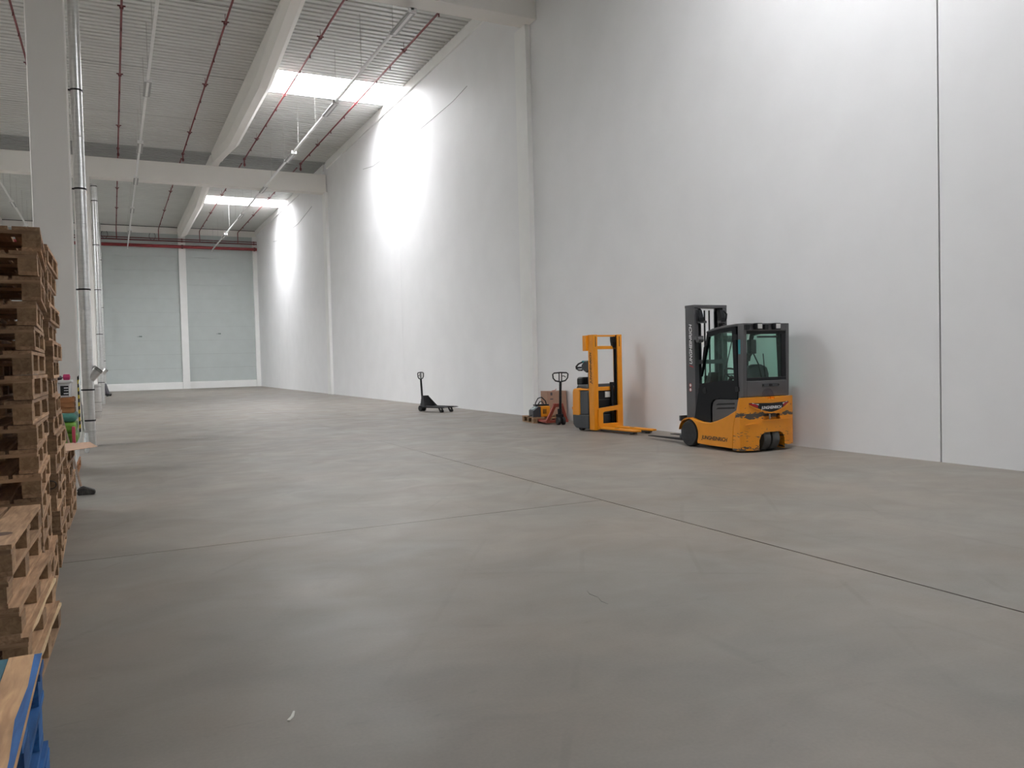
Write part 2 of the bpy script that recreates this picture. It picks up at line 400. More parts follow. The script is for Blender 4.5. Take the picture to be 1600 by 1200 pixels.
struct('wall_left', MB().box(XL-.3, XL, YB, YF+.3, 0, 12.6), m_far, 'grey side wall of the neighbouring bay behind the pallets')
struct('wall_rear', MB().box(XL-.3, XR+.3, YB-.3, YB, 0, 12.6), m_far, 'grey wall behind the viewer')

# roof: light-tight cover with skylight openings, corrugated steel sheets as children
SKY = [(5.05, 9.74, -15.15, -12.85), (5.05, 9.74, 6.6, 8.4), (5.05, 9.74, 28.05, 30.35), (5.05, 9.74, 50.0, 52.3)]
SKY_FILL = [(-18.5, -7.0, y, y+2.3) for y in (17.1, 28.05, 50.0)]  # unseen rows over the left bay, added as fill light for the right wall
cv = MB()
T = .06
def cover(x0, x1, holes):
    y = YB
    for hy0, hy1 in holes: cv.box(x0, x1, y, hy0-T, 11.60, 11.70); y = hy1+T
    cv.box(x0, x1, y, YF+.3, 11.60, 11.70)
cover(SKY[0][1]+T, XR+.3, []); cover(SKY[0][0]-T, SKY[0][1]+T, [k[2:] for k in SKY])
cover(SKY_FILL[0][1]+T, SKY[0][0]-T, []); cover(SKY_FILL[0][0]-T, SKY_FILL[0][1]+T, [k[2:] for k in SKY_FILL]); cover(XL, SKY_FILL[0][0]-T, [])
ce = struct('ceiling', cv, m_cover, 'ribbed grey steel roof deck of the hall')
PER = .275
def deck(x0, x1, y0, y1, m=m_deck):
    prof = []; y = y0
    n = max(1, round((y1-y0)/PER)); p = (y1-y0)/n
    for i in range(n):
        b = y0+i*p
        prof += [(b, ZC), (b+.58*p, ZC), (b+.66*p, ZC+.055), (b+.92*p, ZC+.055)]
    prof.append((y1, ZC))
    v = []; f = []
    for (yy, zz) in prof: v += [(x0, yy, zz), (x1, yy, zz)]
    for i in range(len(prof)-1): f.append((2*i, 2*i+1, 2*i+3, 2*i+2))
    mb = MB(); mb.v = v; mb.f = f
    return mb.build('roof_sheet', m, ce)
seam = [YB, -19.5, -13.8, -8.2, -2.4, 3.4, 12.5, 18.3, 23.7, 29.5, 34.9, 39.95, 45.6, 51.3, 57.2, YF-.02]
seam_r = [YB, -19.5, -15.15, -12.85, -8.2, -2.4, 3.4, 6.6, 8.4, 12.5, 18.3, 23.7, 28.05, 30.35, 35.2, 39.95, 45.6, 50.0, 52.3, 57.3, YF-.02]
for x0, x1, ss in ((-6.9, -1.0, seam), (-1.0, 4.6, seam), (4.85, XR-.02, seam_r)):
    for a, b in zip(ss, ss[1:]):
        if ss is seam_r and any(abs(a-s[2]) < .01 for s in SKY): continue
        if a == 39.95: deck(x0, x1, 39.95, 43.1, m_deckshade); a = 43.1  # deck strip over the beam, shade painted in as a darker tone
        deck(x0, x1, a+.012, b-.012)
WL = ['skylight strip of the near bay behind the viewer', 'bright skylight strip nearer the camera side', 'bright skylight strip above the near half of the right wall', 'bright skylight strip near the far wall',
      ]+['wide skylight strip of the neighbouring bay, %s from the rear wall' % q for q in ('first', 'second', 'third')]
for k, (x0, x1, y0, y1) in enumerate(SKY+SKY_FILL):
    t = T
    wn = MB().box(x0-t, x0, y0-t, y1+t, ZC, 12.05).box(x1, x1+t, y0-t, y1+t, ZC, 12.05).box(x0, x1, y0-t, y0, ZC, 12.05).box(x0, x1, y1, y1+t, ZC, 12.05)
    wo = struct('window_%d' % (k+1), wn, m_well, WL[k])
    MB().box(x0-t, x1+t, y0-t, y1+t, 12.05, 12.09).build('pane', m_sky, wo)

# columns, beams, girders
struct('column_1', MB().box(-1.25, -.6, 17.7, 18.4, 0, 10.95), m_conc, 'white concrete column beside the tall pallet stacks', .015)
struct('column_2', MB().box(-1.25, -.6, 39.75, 40.4, 0, 9.96), m_conc, 'white concrete column halfway along the hall', .015)
struct('beam_1', MB().box(XL, XR, 18.0, 18.62, 10.0, 10.87), m_conc, 'cross beam overhead at the first column', .01)
struct('beam_2', MB().box(XL, XR-.06, 39.95, 40.5, 9.96, 10.85), m_conc, 'wide cross beam spanning the hall at half length', .01)
def girder(name, X, prof, label):
    v = []; f = []
    for (y, zb) in prof:
        sec = [(X+.0, ZC+.02), (X+.0, zb+.30), (X+.10, zb), (X+.36, zb), (X+.50, zb+.10), (X+.50, ZC+.02)]
        v += [(x, y, z) for x, z in sec]
    n = 6
    for i in range(len(prof)-1):
        for j in range(n): f.append((i*n+j, i*n+(j+1) % n, (i+1)*n+(j+1) % n, (i+1)*n+j))
    f.append(tuple(range(n))); f.append(tuple((len(prof)-1)*n+j for j in range(n)))
    mb = MB(); mb.v = v; mb.f = f
    return struct(name, mb, m_conc, label)
girder('beam_3', 4.46, [(18.6, 11.15), (21.6, 11.15), (27.2, 10.50), (34.8, 10.47), (39.6, 11.02), (40.0, 11.02)], 'deep tapered roof girder running from the middle beam toward the camera')
girder('beam_4', 4.46, [(40.45, 11.15), (43.5, 11.15), (49.3, 10.62), (60.5, 10.62), (61.9, 10.75)], 'deep tapered roof girder beyond the middle beam')
girder('beam_5', 4.46, [(YB, 10.6), (12.9, 10.6), (17.2, 11.15), (18.05, 11.15)], 'roof girder overhead nearest the camera')
for X, nm in ((-6.6, 'beam_6'), (-12.0, 'beam_7')):
    girder(nm, X, [(YB, 10.6), (12, 10.6), (17.2, 11.15), (21.6, 11.15), (27.2, 10.5), (34.8, 10.47), (39.6, 11.05), (43.5, 11.1), (49.3, 10.62), (61.8, 10.62)], 'roof girder of the neighbouring bay at left')

# ------------------------------------------------------------------ pipes, rails, downpipes
PL = ['red sprinkler pipe under the roof left of the white column', 'red sprinkler pipe nearest the right side of the column', 'red sprinkler pipe just left of the big roof girder', 'red sprinkler pipe just right of the big roof girder', 'red sprinkler pipe close to the right wall']
for k, x in enumerate((-2.07, .555, 3.2, 5.88, 8.48)):
    for far in (0, 1):
        y0, y1 = ((18.64, 39.6), (40.52, 61.55))[far]
        z = 11.2
        nm = thing('sprinkler_pipe', (x, y0, z), 0, PL[k]+(', beyond the middle beam' if far else ', near half'), 'pipe', 'sprinkler pipes under the roof')
        pts = [(0, 0, 0), (0, y1-y0, 0), (0, y1-y0+.06, -.05), (0, y1-y0+.06, -.33)] if not far else [(0, 0, 0), (0, y1-y0-.1, 0), (0, y1-y0, -.1), (0, y1-y0, -.76)]
        MB().tube(pts, .03, 8).build('pipe', m_spr, nm, smooth=True)
        for y in ((24.2, 29.75, 36.0), (42.5, 48.3, 54.2))[far]:
            MB().cyl((0, y-y0-.045, 0), (0, y-y0+.045, 0), .055, n=10).box(-.1, .1, y-y0-.02, y-y0+.02, .02, .05).build('coupling', m_dred, nm, smooth=True)
            MB().cyl((0, y-y0, .05), (0, y-y0, ZC-z), .007, n=6).build('hanger_rod', m_dred, nm)
        for y in ((21.2, 25.6, 27.1, 31.4, 33.6, 37.6), (44, 46.6, 50.2, 56.4, 58.8))[far]:
            MB().cyl((0, y-y0, 0), (0, y-y0, -.1), .018, n=6).cyl((0, y-y0, -.1), (0, y-y0, -.11), .03, n=8).build('sprinkler_head', m_dred, nm)
        if not far:
            MB().cyl((0, y1-y0-.05, 0), (0, y1-y0+.08, 0), .06, n=10).build('elbow', m_dred, nm, smooth=True); MB().cyl((-.0, y1-y0+.06, -.3), (0, y1-y0+.06, -.2), .05, n=8).build('socket', m_dred, nm, smooth=True)
hp = thing('header_pipe', (0, 61.55, 10.04), 0, 'thick red main pipe along the far wall', 'pipe')
MB().tube([(-12.2, 0, 0), (9.78, 0, 0)], .11, 16).build('pipe', m_red, hp, smooth=True)
for x in (-6.4, -.9, 4.7, 9.62): MB().cyl((x-.06, 0, 0), (x+.06, 0, 0), .14, n=14).box(x-.03, x+.03, 0, .198, -.03, .03).build('bracket', m_dred, hp)
for z, r, lb in ((10.42, .045, 'thin dark red pipe along the far wall, lower of two'), (10.57, .035, 'thin dark red pipe along the far wall, upper of two')):
    h2 = thing('branch_pipe', (0, 61.62, z), 0, lb, 'pipe')
    MB().tube([(-12.2, 0, 0), (9.80, 0, 0)], r, 10).build('pipe', m_dred, h2, smooth=True)
    for x in (-6.4, -.9, 4.7, 9.6): MB().cyl((x-.05, 0, 0), (x+.05, 0, 0), r+.02, n=10).box(x-.02, x+.02, 0, .128, -.02, .02).build('bracket', m_dred, h2)
for x, lb in ((-.18, 'thin wire ring hanging on the far wall, left one'), (2.81, 'thin wire ring hanging on the far wall, beside the column')):
    pts = [(x+.2*math.cos(a*PI/10), YF-.05, 10.76+.27*math.sin(a*PI/10)) for a in range(20)]
    tag(MB().tube(pts, .014, 6, True).cyl((x, YF-.06, 11.03), (x, YF-.02, 11.03), .02, n=6).build('wire_ring', m_blackm, None, smooth=True), lb, 'wire', 'wire rings on the far wall')

def light_rail(x, label, lums, y0=18.3, y1=61.4):
    z = 9.85
    t = thing('lighting_rail', (x, y0, z), 0, label, 'light')
    MB().box(-.035, .035, 0, y1-y0, -.03, .03).build('trunking', m_white, t)
    for y in lums:
        a, b = y-.72-y0, y+.72-y0
        MB().prism([(-.07, 0), (.07, 0), (.10, -.07), (.075, -.08), (-.075, -.08), (-.10, -.07)], 'y', a, b).build('luminaire', m_diff, t)
        MB().box(-.1, .1, a-.03, a, -.08, .03).build('end_cap', m_white, t); MB().box(-.1, .1, b, b+.03, -.08, .03).build('end_cap', m_white, t)
        MB().box(-.035, .035, a+.05, b-.05, -.083, -.07).build('diffuser', m_white, t)
    y = 19.8
    while y < 61:
        if abs(y-40.2) > .6:
            MB().cyl((0, y-y0, .03), (0, y-y0, ZC-z), .006, n=5).build('hanger_wire', m_steel, t)
        y += 2.9
    MB().box(-.03, .03, y1-y0-.08, y1-y0, -.1, .04).build('end_plate', m_white, t)
    return t
light_rail(6.66, 'long white lighting rail hanging between the right wall and the big girder', [19.05, 26.4, 33.0, 39.45, 46.85, 54.2])
light_rail(1.21, 'long white lighting rail hanging left of the big girder', [19.05, 26.4, 33.5, 39.45, 46.85, 54.2])
light_rail(-4.12, 'long white lighting rail hanging left of the white column', [19.05, 26.4, 33.5, 39.45, 46.85, 54.2])
def downpipe(name, x, y, z1, r, label, stub, rings, wx):
    t = thing(name, (x, y, 0), 0, label, 'pipe', 'silver downpipes on the columns')
    MB().tube([(0, 0, 0.0), (0, 0, z1)], r, 24).build('pipe', m_alu, t, smooth=True)
    for z in rings:
        MB().lathe([(z-.015, r+.001), (z-.015, r+.012), (z+.015, r+.012), (z+.015, r+.001)], (0, 0, 0), 'z', 24).box(-wx, 0, -.02, .02, z-.012, z+.012).build('clamp', m_blackm, t)
    for z in (.3, 1.72, 2.7, 4.4, 6.1):
        if z < z1: MB().lathe([(z-.01, r), (z-.006, r+.006), (z+.006, r+.006), (z+.01, r)], (0, 0, 0), 'z', 24).build('seam', m_alu, t, smooth=True)
    if stub:
        d = Vector((math.sin(R(42)), 0, math.cos(R(42))))
        p0 = Vector((0, 0, 1.30)); p1 = p0+d*.28
        MB().tube([p0, p1], r*.92, 22).build('branch', m_alu, t, smooth=True)
        MB().tube([p1-d*.03, p1+d*.02], r*.99, 22).build('branch_collar', m_steel, t, smooth=True)
        MB().tube([p1+d*.015, p1+d*.03], [r*.86, r*.86], 22).build('branch_mouth', m_black, t)
    return t
downpipe('downpipe', -.45, 18.15, 9.98, .105, 'silver clad downpipe on the near column with an upturned branch', True, (1.11, 3.1, 5.08, 7.01, 9.0, .5), .145)
downpipe('downpipe', -.46, 39.75, 9.6, .12, 'silver clad downpipe on the middle column below the cross beam', True, (.95, 3.06, 5.0, 6.95, 8.87, 9.5), .135)
downpipe('downpipe', -.50, 61.2, 11.4, .10, 'thin silver downpipe in the far left corner', False, (2.1, 5.7, 8.9), .1)

cb = [(23.5, 9.60), (25.35, 9.55), (26.9, 9.52), (30.5, 9.51), (32.2, 9.53), (33.6, 9.72), (36, 9.76)]
tag(MB().tube([(XR-.015, y, z) for y, z in [(22.4, 9.72)]+cb[:-1]], .006, 6).build('wall_cable', m_cable), 'thin dark cable sagging along the right wall under the nearer skylight', 'cable')
cb = [(43.4, 9.92), (44.3, 9.82), (47.0, 9.58), (48.7, 9.57), (52.2, 9.55), (53.9, 9.57), (55.0, 9.7)]
tag(MB().tube([(XR-.015, y, z) for y, z in cb], .008, 6).build('wall_cable', m_cable), 'thin dark cable sagging along the right wall under the farther skylight', 'cable')

# ------------------------------------------------------------------ pallets
def pallet_meshes(W, L, my, mx_, mb_):
    hw, hl = W/2, L/2
    P = {}
    P['bottom_side'] = MB().box(-.05, .05, -hl, hl, 0, .022).mesh('bottom_board', my)
    P['bottom_mid'] = MB().box(-.0725, .0725, -hl, hl, 0, .022).mesh('bottom_board', my)
    P['block_side'] = MB().box(-.05, .05, -.0725, .0725, 0, .078).mesh('block', mb_)
    P['block_mid'] = MB().box(-.0725, .0725, -.0725, .0725, 0, .078).mesh('block', mb_)
    P['stringer'] = MB().box(-hw, hw, -.0725, .0725, 0, .022).mesh('stringer_board', mx_)
    P['deck_w'] = MB().box(-.0725, .0725, -hl, hl, 0, .022).mesh('deck_board', my)
    P['deck_n'] = MB().box(-.05, .05, -hl, hl, 0, .022).mesh('deck_board', my)
    P['dim'] = (W, L)
    return P
EUR = pallet_meshes(.8, 1.2, m_wy, m_wx, m_wb)
def pallet(P, loc, rz, label, cat='pallet', group=None, name='wooden_pallet', decks=None):
    W, L = P['dim']; hw, hl = W/2, L/2
    t = thing(name, loc, rz, label, cat, group)
    j = lambda s=.004: rnd.uniform(-s, s)
    for x, k in ((-hw+.05, 'side'), (0, 'mid'), (hw-.05, 'side')):
        obj('bottom_board', P['bottom_'+k], t, (x, j(), 0))
        for y in (-hl+.0725, 0, hl-.0725): obj('block', P['block_'+k], t, (x+j(), y+j(), .022), j(.02))
    for y in (-hl+.0725, 0, hl-.0725): obj('stringer_board', P['stringer'], t, (j(), y, .1))
    dx = decks or [(-hw+.0725, 'w'), (-hw*.46, 'n'), (0, 'w'), (hw*.46, 'n'), (hw-.0725, 'w')]
    for x, k in dx: obj('deck_board', P['deck_'+k], t, (x, j(.006), .122), j(.004))
    return t
ORD = ['topmost', 'second', 'third', 'fourth', 'fifth', 'sixth', 'seventh', 'eighth', 'ninth', 'tenth', 'eleventh', 'twelfth', 'thirteenth', 'fourteenth', 'fifteenth', 'sixteenth', 'seventeenth']
def stack(n, xr, yc, where, group, skew, jit=.018, rot=1.2, rz0=0, pitch=.1445):
    out = []
    for k in range(n):           # k = 0 lowest
        pos = n-1-k
        lb = ('topmost wooden pallet of ' if pos == 0 else 'lowest wooden pallet of ' if k == 0 else 'wooden pallet, %s from the top of ' % ORD[pos])+where
        x = xr-.4+skew(k)+rnd.uniform(-jit, jit); y = yc+rnd.uniform(-jit, jit)*1.5
        out.append(pallet(EUR, (x, y, k*pitch), R((rz0(k) if callable(rz0) else rz0)+rnd.uniform(-rot, rot)), lb, group=group))
    return out
s1 = stack(5, -.43, 4.87, 'the low stack behind the blue pallets', 'pallets in the low stack behind the blue ones', lambda k: (.085, .06, .035, .0, .0)[k], .008, .8, -2.2)
s2 = stack(16, -.40, 6.20, 'the tall stack behind the low one', 'pallets in the nearer tall stack', lambda k: (.0, .0, -.015, -.02, -.025, -.025, -.04, -.04, -.035, -.03, -.03, -.02, -.01, .0, .005, .01)[k], .012, .7, lambda k: max(0, (k-9)*.5) if k > 6 else 1.0, .1482)
s3 = stack(17, -.40, 7.62, 'the tallest stack beside the white column', 'pallets in the tallest stack', lambda k: (.0, .015, .0, .012, -.008)[k % 5]-.014-.001*k, .014, .9, .6)
s4 = stack(5, -.40, 9.30, 'the low stack under the cardboard sheet', 'pallets in the low stack under the cardboard', lambda k: (.0, .01, .02, .0, .0)[k])
# printed label on the low stack, split edge boards
MB().box(-.16, -.052, -.6015, -.6003, .03, .095).build('printed_label', m_wlab, s1[2])['label'] = 'white printed paper label'
MB().box(-.15, -.07, -.6022, -.6016, .075, .082).box(-.14, -.08, -.6022, -.6016, .06, .064).box(-.15, -.09, -.6022, -.6016, .045, .049).build('print', m_txtk, s1[2])
for q, k in ((s1[1], 0), (s1[0], 1)):
    MB().prism([(.395, -.58), (.41, -.3), (.403, .1), (.412, .55), (.392, .56), (.385, .1), (.39, -.3)], 'z', .126, .142).build('split_edge', m_wl, q)['label'] = 'pale splintered board edge'
cr = s1[4].children
hole = MB()
ring = [(.055*math.cos(a*PI/12), .03*math.sin(a*PI/12)) for a in range(24)]
MB().prism([(-.40+.8-.085+x, -.30+y*1.6) for x, y in ring], 'z', .1445, .1448).build('knot', m_wbd, s1[4])['label'] = 'dark oval knot in the top board'
pts = [(-.40+.8-.05-.0+.0, 0, 0)]
MB().tube([(.05*math.cos(a*PI/12)*.72+.35, -.603, .061+.03*math.sin(a*PI/12)) for a in range(24)], .0035, 5, True).build('branded_mark', m_txtk, s3[4])['label'] = 'dark oval mark burnt into the corner block'
MB().cyl((.35, -.6003, .061), (.35, -.6012, .061), .034, n=18).build('block_knot', m_wbd, s2[9])['label'] = 'dark round knot in the corner block'
# blue pallets at the frame corner
BLU = pallet_meshes(1.0, 1.2, m_by, m_by, m_by)
BLU['deck_worn'] = MB().box(-.0725, .0725, -.6, .6, 0, .022).mesh('deck_board', m_bworn)
BLU['deck_wornn'] = MB().box(-.046, .046, -.6, .6, 0, .022).mesh('deck_board', m_bworn)
BLU['deck_teal'] = MB().box(-.0725, .0725, -.6, .6, 0, .022).mesh('deck_board', m_bteal)
for k in range(4):
    pos = 3-k
    dk = [(-.4275, 'w'), (-.27, 'w'), (-.11, 'w'), (.05, 'w'), (.205, 'w'), (.4275, 'w')]
    if k == 3: dk = [(-.43, 'teal'), (-.27, 'worn'), (-.11, 'teal'), (.09, 'worn'), (.332, 'teal'), (.454, 'wornn')]
    b = pallet(BLU, (-.24-.5+(0, .002, -.004, .0)[k], 2.44+(.01, -.006, .006, 0)[k], k*.1445), R((.5, -.6, .3, 0)[k]),
               ('topmost blue pallet with its deck boards worn to bare wood', 'blue pallet, second from the top at the frame corner', 'blue pallet, third from the top at the frame corner', 'lowest blue pallet at the frame corner')[pos],
               'pallet', 'blue pallets at the frame corner', 'blue_pallet', dk)

MB().prism([(.492, -.6), (.5, -.6), (.5, .6), (.478, .6), (.484, .3), (.474, .05), (.486, -.2)], 'z', .1442, .1447).build('painted_edge', m_by, b)['label'] = 'blue paint left on the board edge'
MB().tube([(2.69, 4.43, .0005), (2.665, 4.36, .0005), (2.672, 4.27, .0005), (2.645, 4.19, .0005), (2.65, 4.12, .0005)], [.0006, .0014, .0009, .0014, .0006], 5).build('crack', m_dusty, fl)
# cardboard sheet, broom, goods by the column
cs = MB()
co = [(-.53, 9.72), (-.25, 9.82), (-.165, 9.17), (-.445, 8.86)]
cs.prism(co, 'z', .7235, .7275)
tag(cs.build('cardboard_sheet', m_card), 'flat brown cardboard sheet sticking out of the low pallet stack', 'cardboard')
br = thing('broom', (-.335, 11.0, 0), 0, 'push broom with dark bristles leaning by the pallets', 'broom')
MB().tube([(-.055, .03, .085), (-.325, 1.6, .93), (-.435, 2.3, 1.28)], .0145, 10).build('handle', m_handle, br, smooth=True)
MB().prism([(-.10, .065), (-.06, .10), (-.03, .105), (.09, .055), (.09, .045), (-.10, .055)], 'y', -.03, .05).build('head', m_black, br, .006)
MB().prism([(-.095, 0.0), (.085, 0.0), (.10, .028), (.085, .055), (-.03, .095), (-.085, .085), (-.10, .03)], 'y', -.042, .062).build('bristles', m_bristle, br, .01)

gp = pallet(pallet_meshes(.8, 1.2, m_worange, m_worange, m_worange), (-.90, 13.8, 0), 0, 'reddish pallet under the plastic-wrapped sacks by the column', 'pallet')
def sack(mb, x0, x1, y0, y1, z0, z1):
    nx, ny = 12, 12; v = []; f = []
    for s in (0, 1):
        for i in range(nx+1):
            for j in range(ny+1):
                u, w_ = i/nx, j/ny
                e = (1-abs(2*u-1)**8)*(1-abs(2*w_-1)**8)
                h = (z1-z0)/2*e**.45
                v.append((x0+(x1-x0)*u, y0+(y1-y0)*w_, (z0+z1)/2+(h if s else -h)))
    k = (nx+1)*(ny+1)
    for s in (0, 1):
        for i in range(nx):
            for j in range(ny):
                a = s*k+i*(ny+1)+j; f.append((a, a+1, a+ny+2, a+ny+1))
    return mb.add(v, f)
sk = [(.146, .44, m_film, 'clear wrapped sack, lowest on the reddish pallet'), (.44, .60, m_green, 'bright green wrapped sack above the lowest one'), (.60, .76, m_green, 'bright green wrapped sack, upper of two'), (.76, .885, m_tealsack, 'dark teal wrapped sack under the wooden crate')]
for i, (z0, z1, m, lb) in enumerate(sk):
    o = MB().box(-1.28, -.50+.012*(i % 2), 13.2, 14.1, z0+.001, z1-.001).build('wrapped_sack', m, None, .055, seg=4); tag(o, lb, 'sack', 'sacks on the reddish pallet')
pk = thing('tall_pack', (-.53, 13.10, 0), 0, 'narrow white pack with pink upper half beside the green sacks', 'pack')
MB().box(-.02, .02, -.06, .06, 0, .46).build('lower_half', m_boxw, pk, .006)
MB().box(-.021, .021, -.061, .061, .461, .70).build('upper_half', m_pink, pk, .008)['label'] = 'pink upper half'
o = MB()
zz = [.146, .25, .38, .5, .62, .74]
v = []; n = 16
for i, z in enumerate(zz):
    for j in range(n):
        a = 2*PI*j/n; rr = .085+.018*math.sin(3*a+i*1.7)-.01*abs(i-2)
        v.append((-.475+rr*.5*math.cos(a), 16.6+rr*1.2*math.sin(a), (z-.146)*.6+.0))
f = [(i*n+j, i*n+(j+1) % n, (i+1)*n+(j+1) % n, (i+1)*n+j) for i in range(len(zz)-1) for j in range(n)]+[tuple(range(n))[::-1], tuple(5*n+j for j in range(n))]
o.add(v, f); tag(o.build('plastic_bag', m_film, smooth=True), 'crumpled clear plastic bag on the floor by the near downpipe', 'bag')
ct = thing('wooden_crate', (-.72, 13.65, .886), 0, 'reddish wooden crate on the wrapped sacks', 'crate')
for z in (.0, .075, .15):
    MB().box(-.22, .2, -.3, -.285, z+.004, z+.067).build('slat', m_worange, ct)
    MB().box(-.22, .2, .285, .3, z+.004, z+.067).build('slat', m_worange, ct)
    MB().box(.185, .2, -.283, .283, z+.004, z+.067).build('slat', m_worange, ct)
    MB().box(-.22, -.205, -.283, .283, z+.004, z+.067).build('slat', m_worange, ct)
for x in (-.19, .17):
    for y in (-.27, .27): MB().box(x-.015, x+.015, y-.015, y+.015, 0, .225).build('post', m_worange, ct)
MB().box(-.2, .18, -.28, .28, .0, .012).build('bottom', m_worange, ct)
wb = thing('white_box', (-.72, 13.62, 1.112), 0, 'white lidded plastic box with black print on the wooden crate', 'box')
MB().prism([(-.17, 0), (.145, 0), (.165, .21), (-.19, .21)], 'y', -.22, .22).build('body', m_boxw, wb, .01)
MB().box(-.205, .18, -.24, .24, .21, .25).build('lid', m_boxw, wb, .008)
MB().box(.03, .135, -.2235, -.2212, .03, .17).build('print', m_txtk, wb)
MB().box(.075, .13, -.2242, -.2236,   .13, .145).box(.075, .13, -.2242, -.2236, .095, .105).box(.07, .13, -.2242, -.2236, .05, .065).build('lettering', m_txtw, wb)
o = sack(MB(), -.90, -.67, 13.42, 13.8, 1.364, 1.43).build('grey_rag', m_greyrag, smooth=True); tag(o, 'crumpled grey rag lying on the white box lid', 'rag')
o = sack(MB(), -.655, -.56, 13.40, 13.52, 1.364, 1.45).build('pink_cloth', m_pinkbag, smooth=True); tag(o, 'small bright pink cloth on the white box lid', 'cloth')
o = MB()
v = []; f = []
for i in range(9):
    for j in range(7):
        u, w_ = i/8, j/6
        v.append((-.455+.04*u+.015*math.sin(5*w_+3*u), 13.5+.5*w_, 1.33-.75*u+.05*math.sin(4*w_)))
for i in range(8):
    for j in range(6): f.append((i*7+j, i*7+j+1, i*7+j+8, i*7+j+7))
o.add(v, f); oo = o.build('plastic_sheet', m_film, smooth=True); tag(oo, 'loose translucent plastic sheet draped from the white box', 'plastic sheet')
md = oo.modifiers.new('thick', 'SOLIDIFY'); md.thickness = .004
hz = thing('corner_guard', (-.6, 17.7, 0), 0, 'yellow and black striped guard on the column corner', 'guard')
for k in range(15):
    z = .30+k*.072
    MB().prism([(-.02, z), (0, z+.012), (0, z+.084), (-.02, z+.072)], 'y', -.008, 0).prism([(0.0, z+.012), (.03, z+.03), (.03, z+.102), (0, z+.084)], 'x', 0, .008).build('stripe', m_yel if k % 2 else m_blk2, hz)
sb = thing('silver_bin', (-.50, 28.2, 0), 0, 'silver cylindrical bin with tapered foot between the downpipes', 'bin')
MB().lathe([(0, .10), (.04, .12), (.2, .16), (1.0, .16)], (0, 0, 0), 'z', 24).build('body', m_alu, sb, smooth=True)
for z in (.21, .5, .98): MB().lathe([(z-.012, .161), (z-.012, .168), (z+.012, .168), (z+.012, .161)], (0, 0, 0), 'z', 24).build('hoop', m_steel, sb)
MB().lathe([(1.0, .165), (1.03, .165), (1.05, .12)], (0, 0, 0), 'z', 24).build('lid', m_alu, sb)
tm = thing('cleaning_machine', (-.52, 51.0, 0), R(-10), 'small dark wheeled machine far off at the foot of the end wall', 'machine')
MB().prism([(-.3, .15), (.28, .15), (.22, .35), (.12, .72), (-.3, .8)], 'y', -.35, .35).build('body', m_violet, tm, .03)
MB().box(-.32, .36, -.4, .4, .07, .15).build('base', m_black, tm, .02)
for x in (-.2, .28):
    for y in (-.36, .36): MB().cyl((x, y-.03, .075), (x, y+.03, .075), .075, n=14).build('wheel', m_rubber, tm)
MB().box(-.31, .17, -.352, -.349, .42, .46).box(-.31, .2, -.352, -.349, .55, .57).build('band', m_black, tm)
tag(MB().prism([(.648, 3.532), (.655, 3.528), (.640, 3.478), (.618, 3.446), (.606, 3.452), (.628, 3.484)], 'z', 0.0, .004).build('paper_scrap', m_paper), 'small crooked white paper scrap on the floor', 'scrap')

# ------------------------------------------------------------------ counterbalance forklift
FX, FY = 9.01, 10.0
fk = thing('forklift', (FX, FY, 0), 0, 'orange and charcoal three-wheel electric forklift with glazed cab by the wall', 'forklift')
ry = lambda x: -.69+.10*(abs(x)/.54)**2.4
xs = [i/12*.54 for i in range(-12, 13)]
plan = [(x, ry(x)) for x in xs]+[(.54, -.42), (-.54, -.42)]
cwm = MB().prism(plan, 'z', .03, .835)
cw = cwm.build('counterweight', m_orange, fk)
arch = MB().prism([(-.235, -.2), (.285, -.2), (.285, .19), (.25, .26), (.18, .30), (-.13, .30), (-.20, .26), (-.235, .18)], 'y', -1, -.2)
wedge = MB().prism([(-.425, -.1), (-.425, .05), (-.44, .25), (-.455, .4), (-.525, .655), (-.583, .87), (-.2, .87), (-.2, -.1)], 'x', -.7, .7)
low = MB().box(.286, .7, -1, -.2, -.1, .08)
tow = MB().box(-.16, .18, -.9, -.61, .49, .575)
notch = MB().box(-.06, .07, -.9, -.60, .80, .9)
cut(cw, arch, tow, notch, wedge, low)
bv = cw.modifiers.new('bevel', 'BEVEL'); bv.width = .018; bv.segments = 3; bv.limit_method = 'ANGLE'; bv.angle_limit = R(40)
for p in cw.data.polygons: p.use_smooth = True
cw.data.set_sharp_from_angle(angle=R(45))
MB().cyl((0, -.655, .485), (0, -.655, .60), .013, n=10).build('tow_pin', m_steel, fk)
def curved_panel(name, cols, m, off, thick=.012):
    """cols: list of (x, z_low, z_high) following the rounded rear face."""
    v = []; f = []
    for x, a, b in cols:
        y = ry(x)-off
        v += [(x, y, a), (x, y, b), (x, y+thick, a), (x, y+thick, b)]
    n = len(cols)
    for i in range(n-1):
        q = 4*i
        f += [(q, q+4, q+5, q+1), (q+2, q+3, q+7, q+6), (q+1, q+5, q+7, q+3), (q, q+2, q+6, q+4)]
    f += [(0, 1, 3, 2), (4*n-4, 4*n-2, 4*n-1, 4*n-3)]
    mb = MB(); mb.v = v; mb.f = f
    return mb.build(name, m, fk)
lo = lambda x: .605+.125*(abs(x)/.40)**1.5
hi = lambda x: .742+.012*abs(x)/.4
rngx = lambda a, b, n=8: [a+(b-a)*i/n for i in range(n+1)]
curved_panel('rear_light_panel', [(x, lo(x), hi(x)) for x in rngx(-.40, .40, 16)], m_black, .004)['label'] = 'black rear lamp panel'
curved_panel('panel_lip', [(x, lo(x)-.02, lo(x)-.002) for x in rngx(-.40, .40, 16)], m_or2, .010)
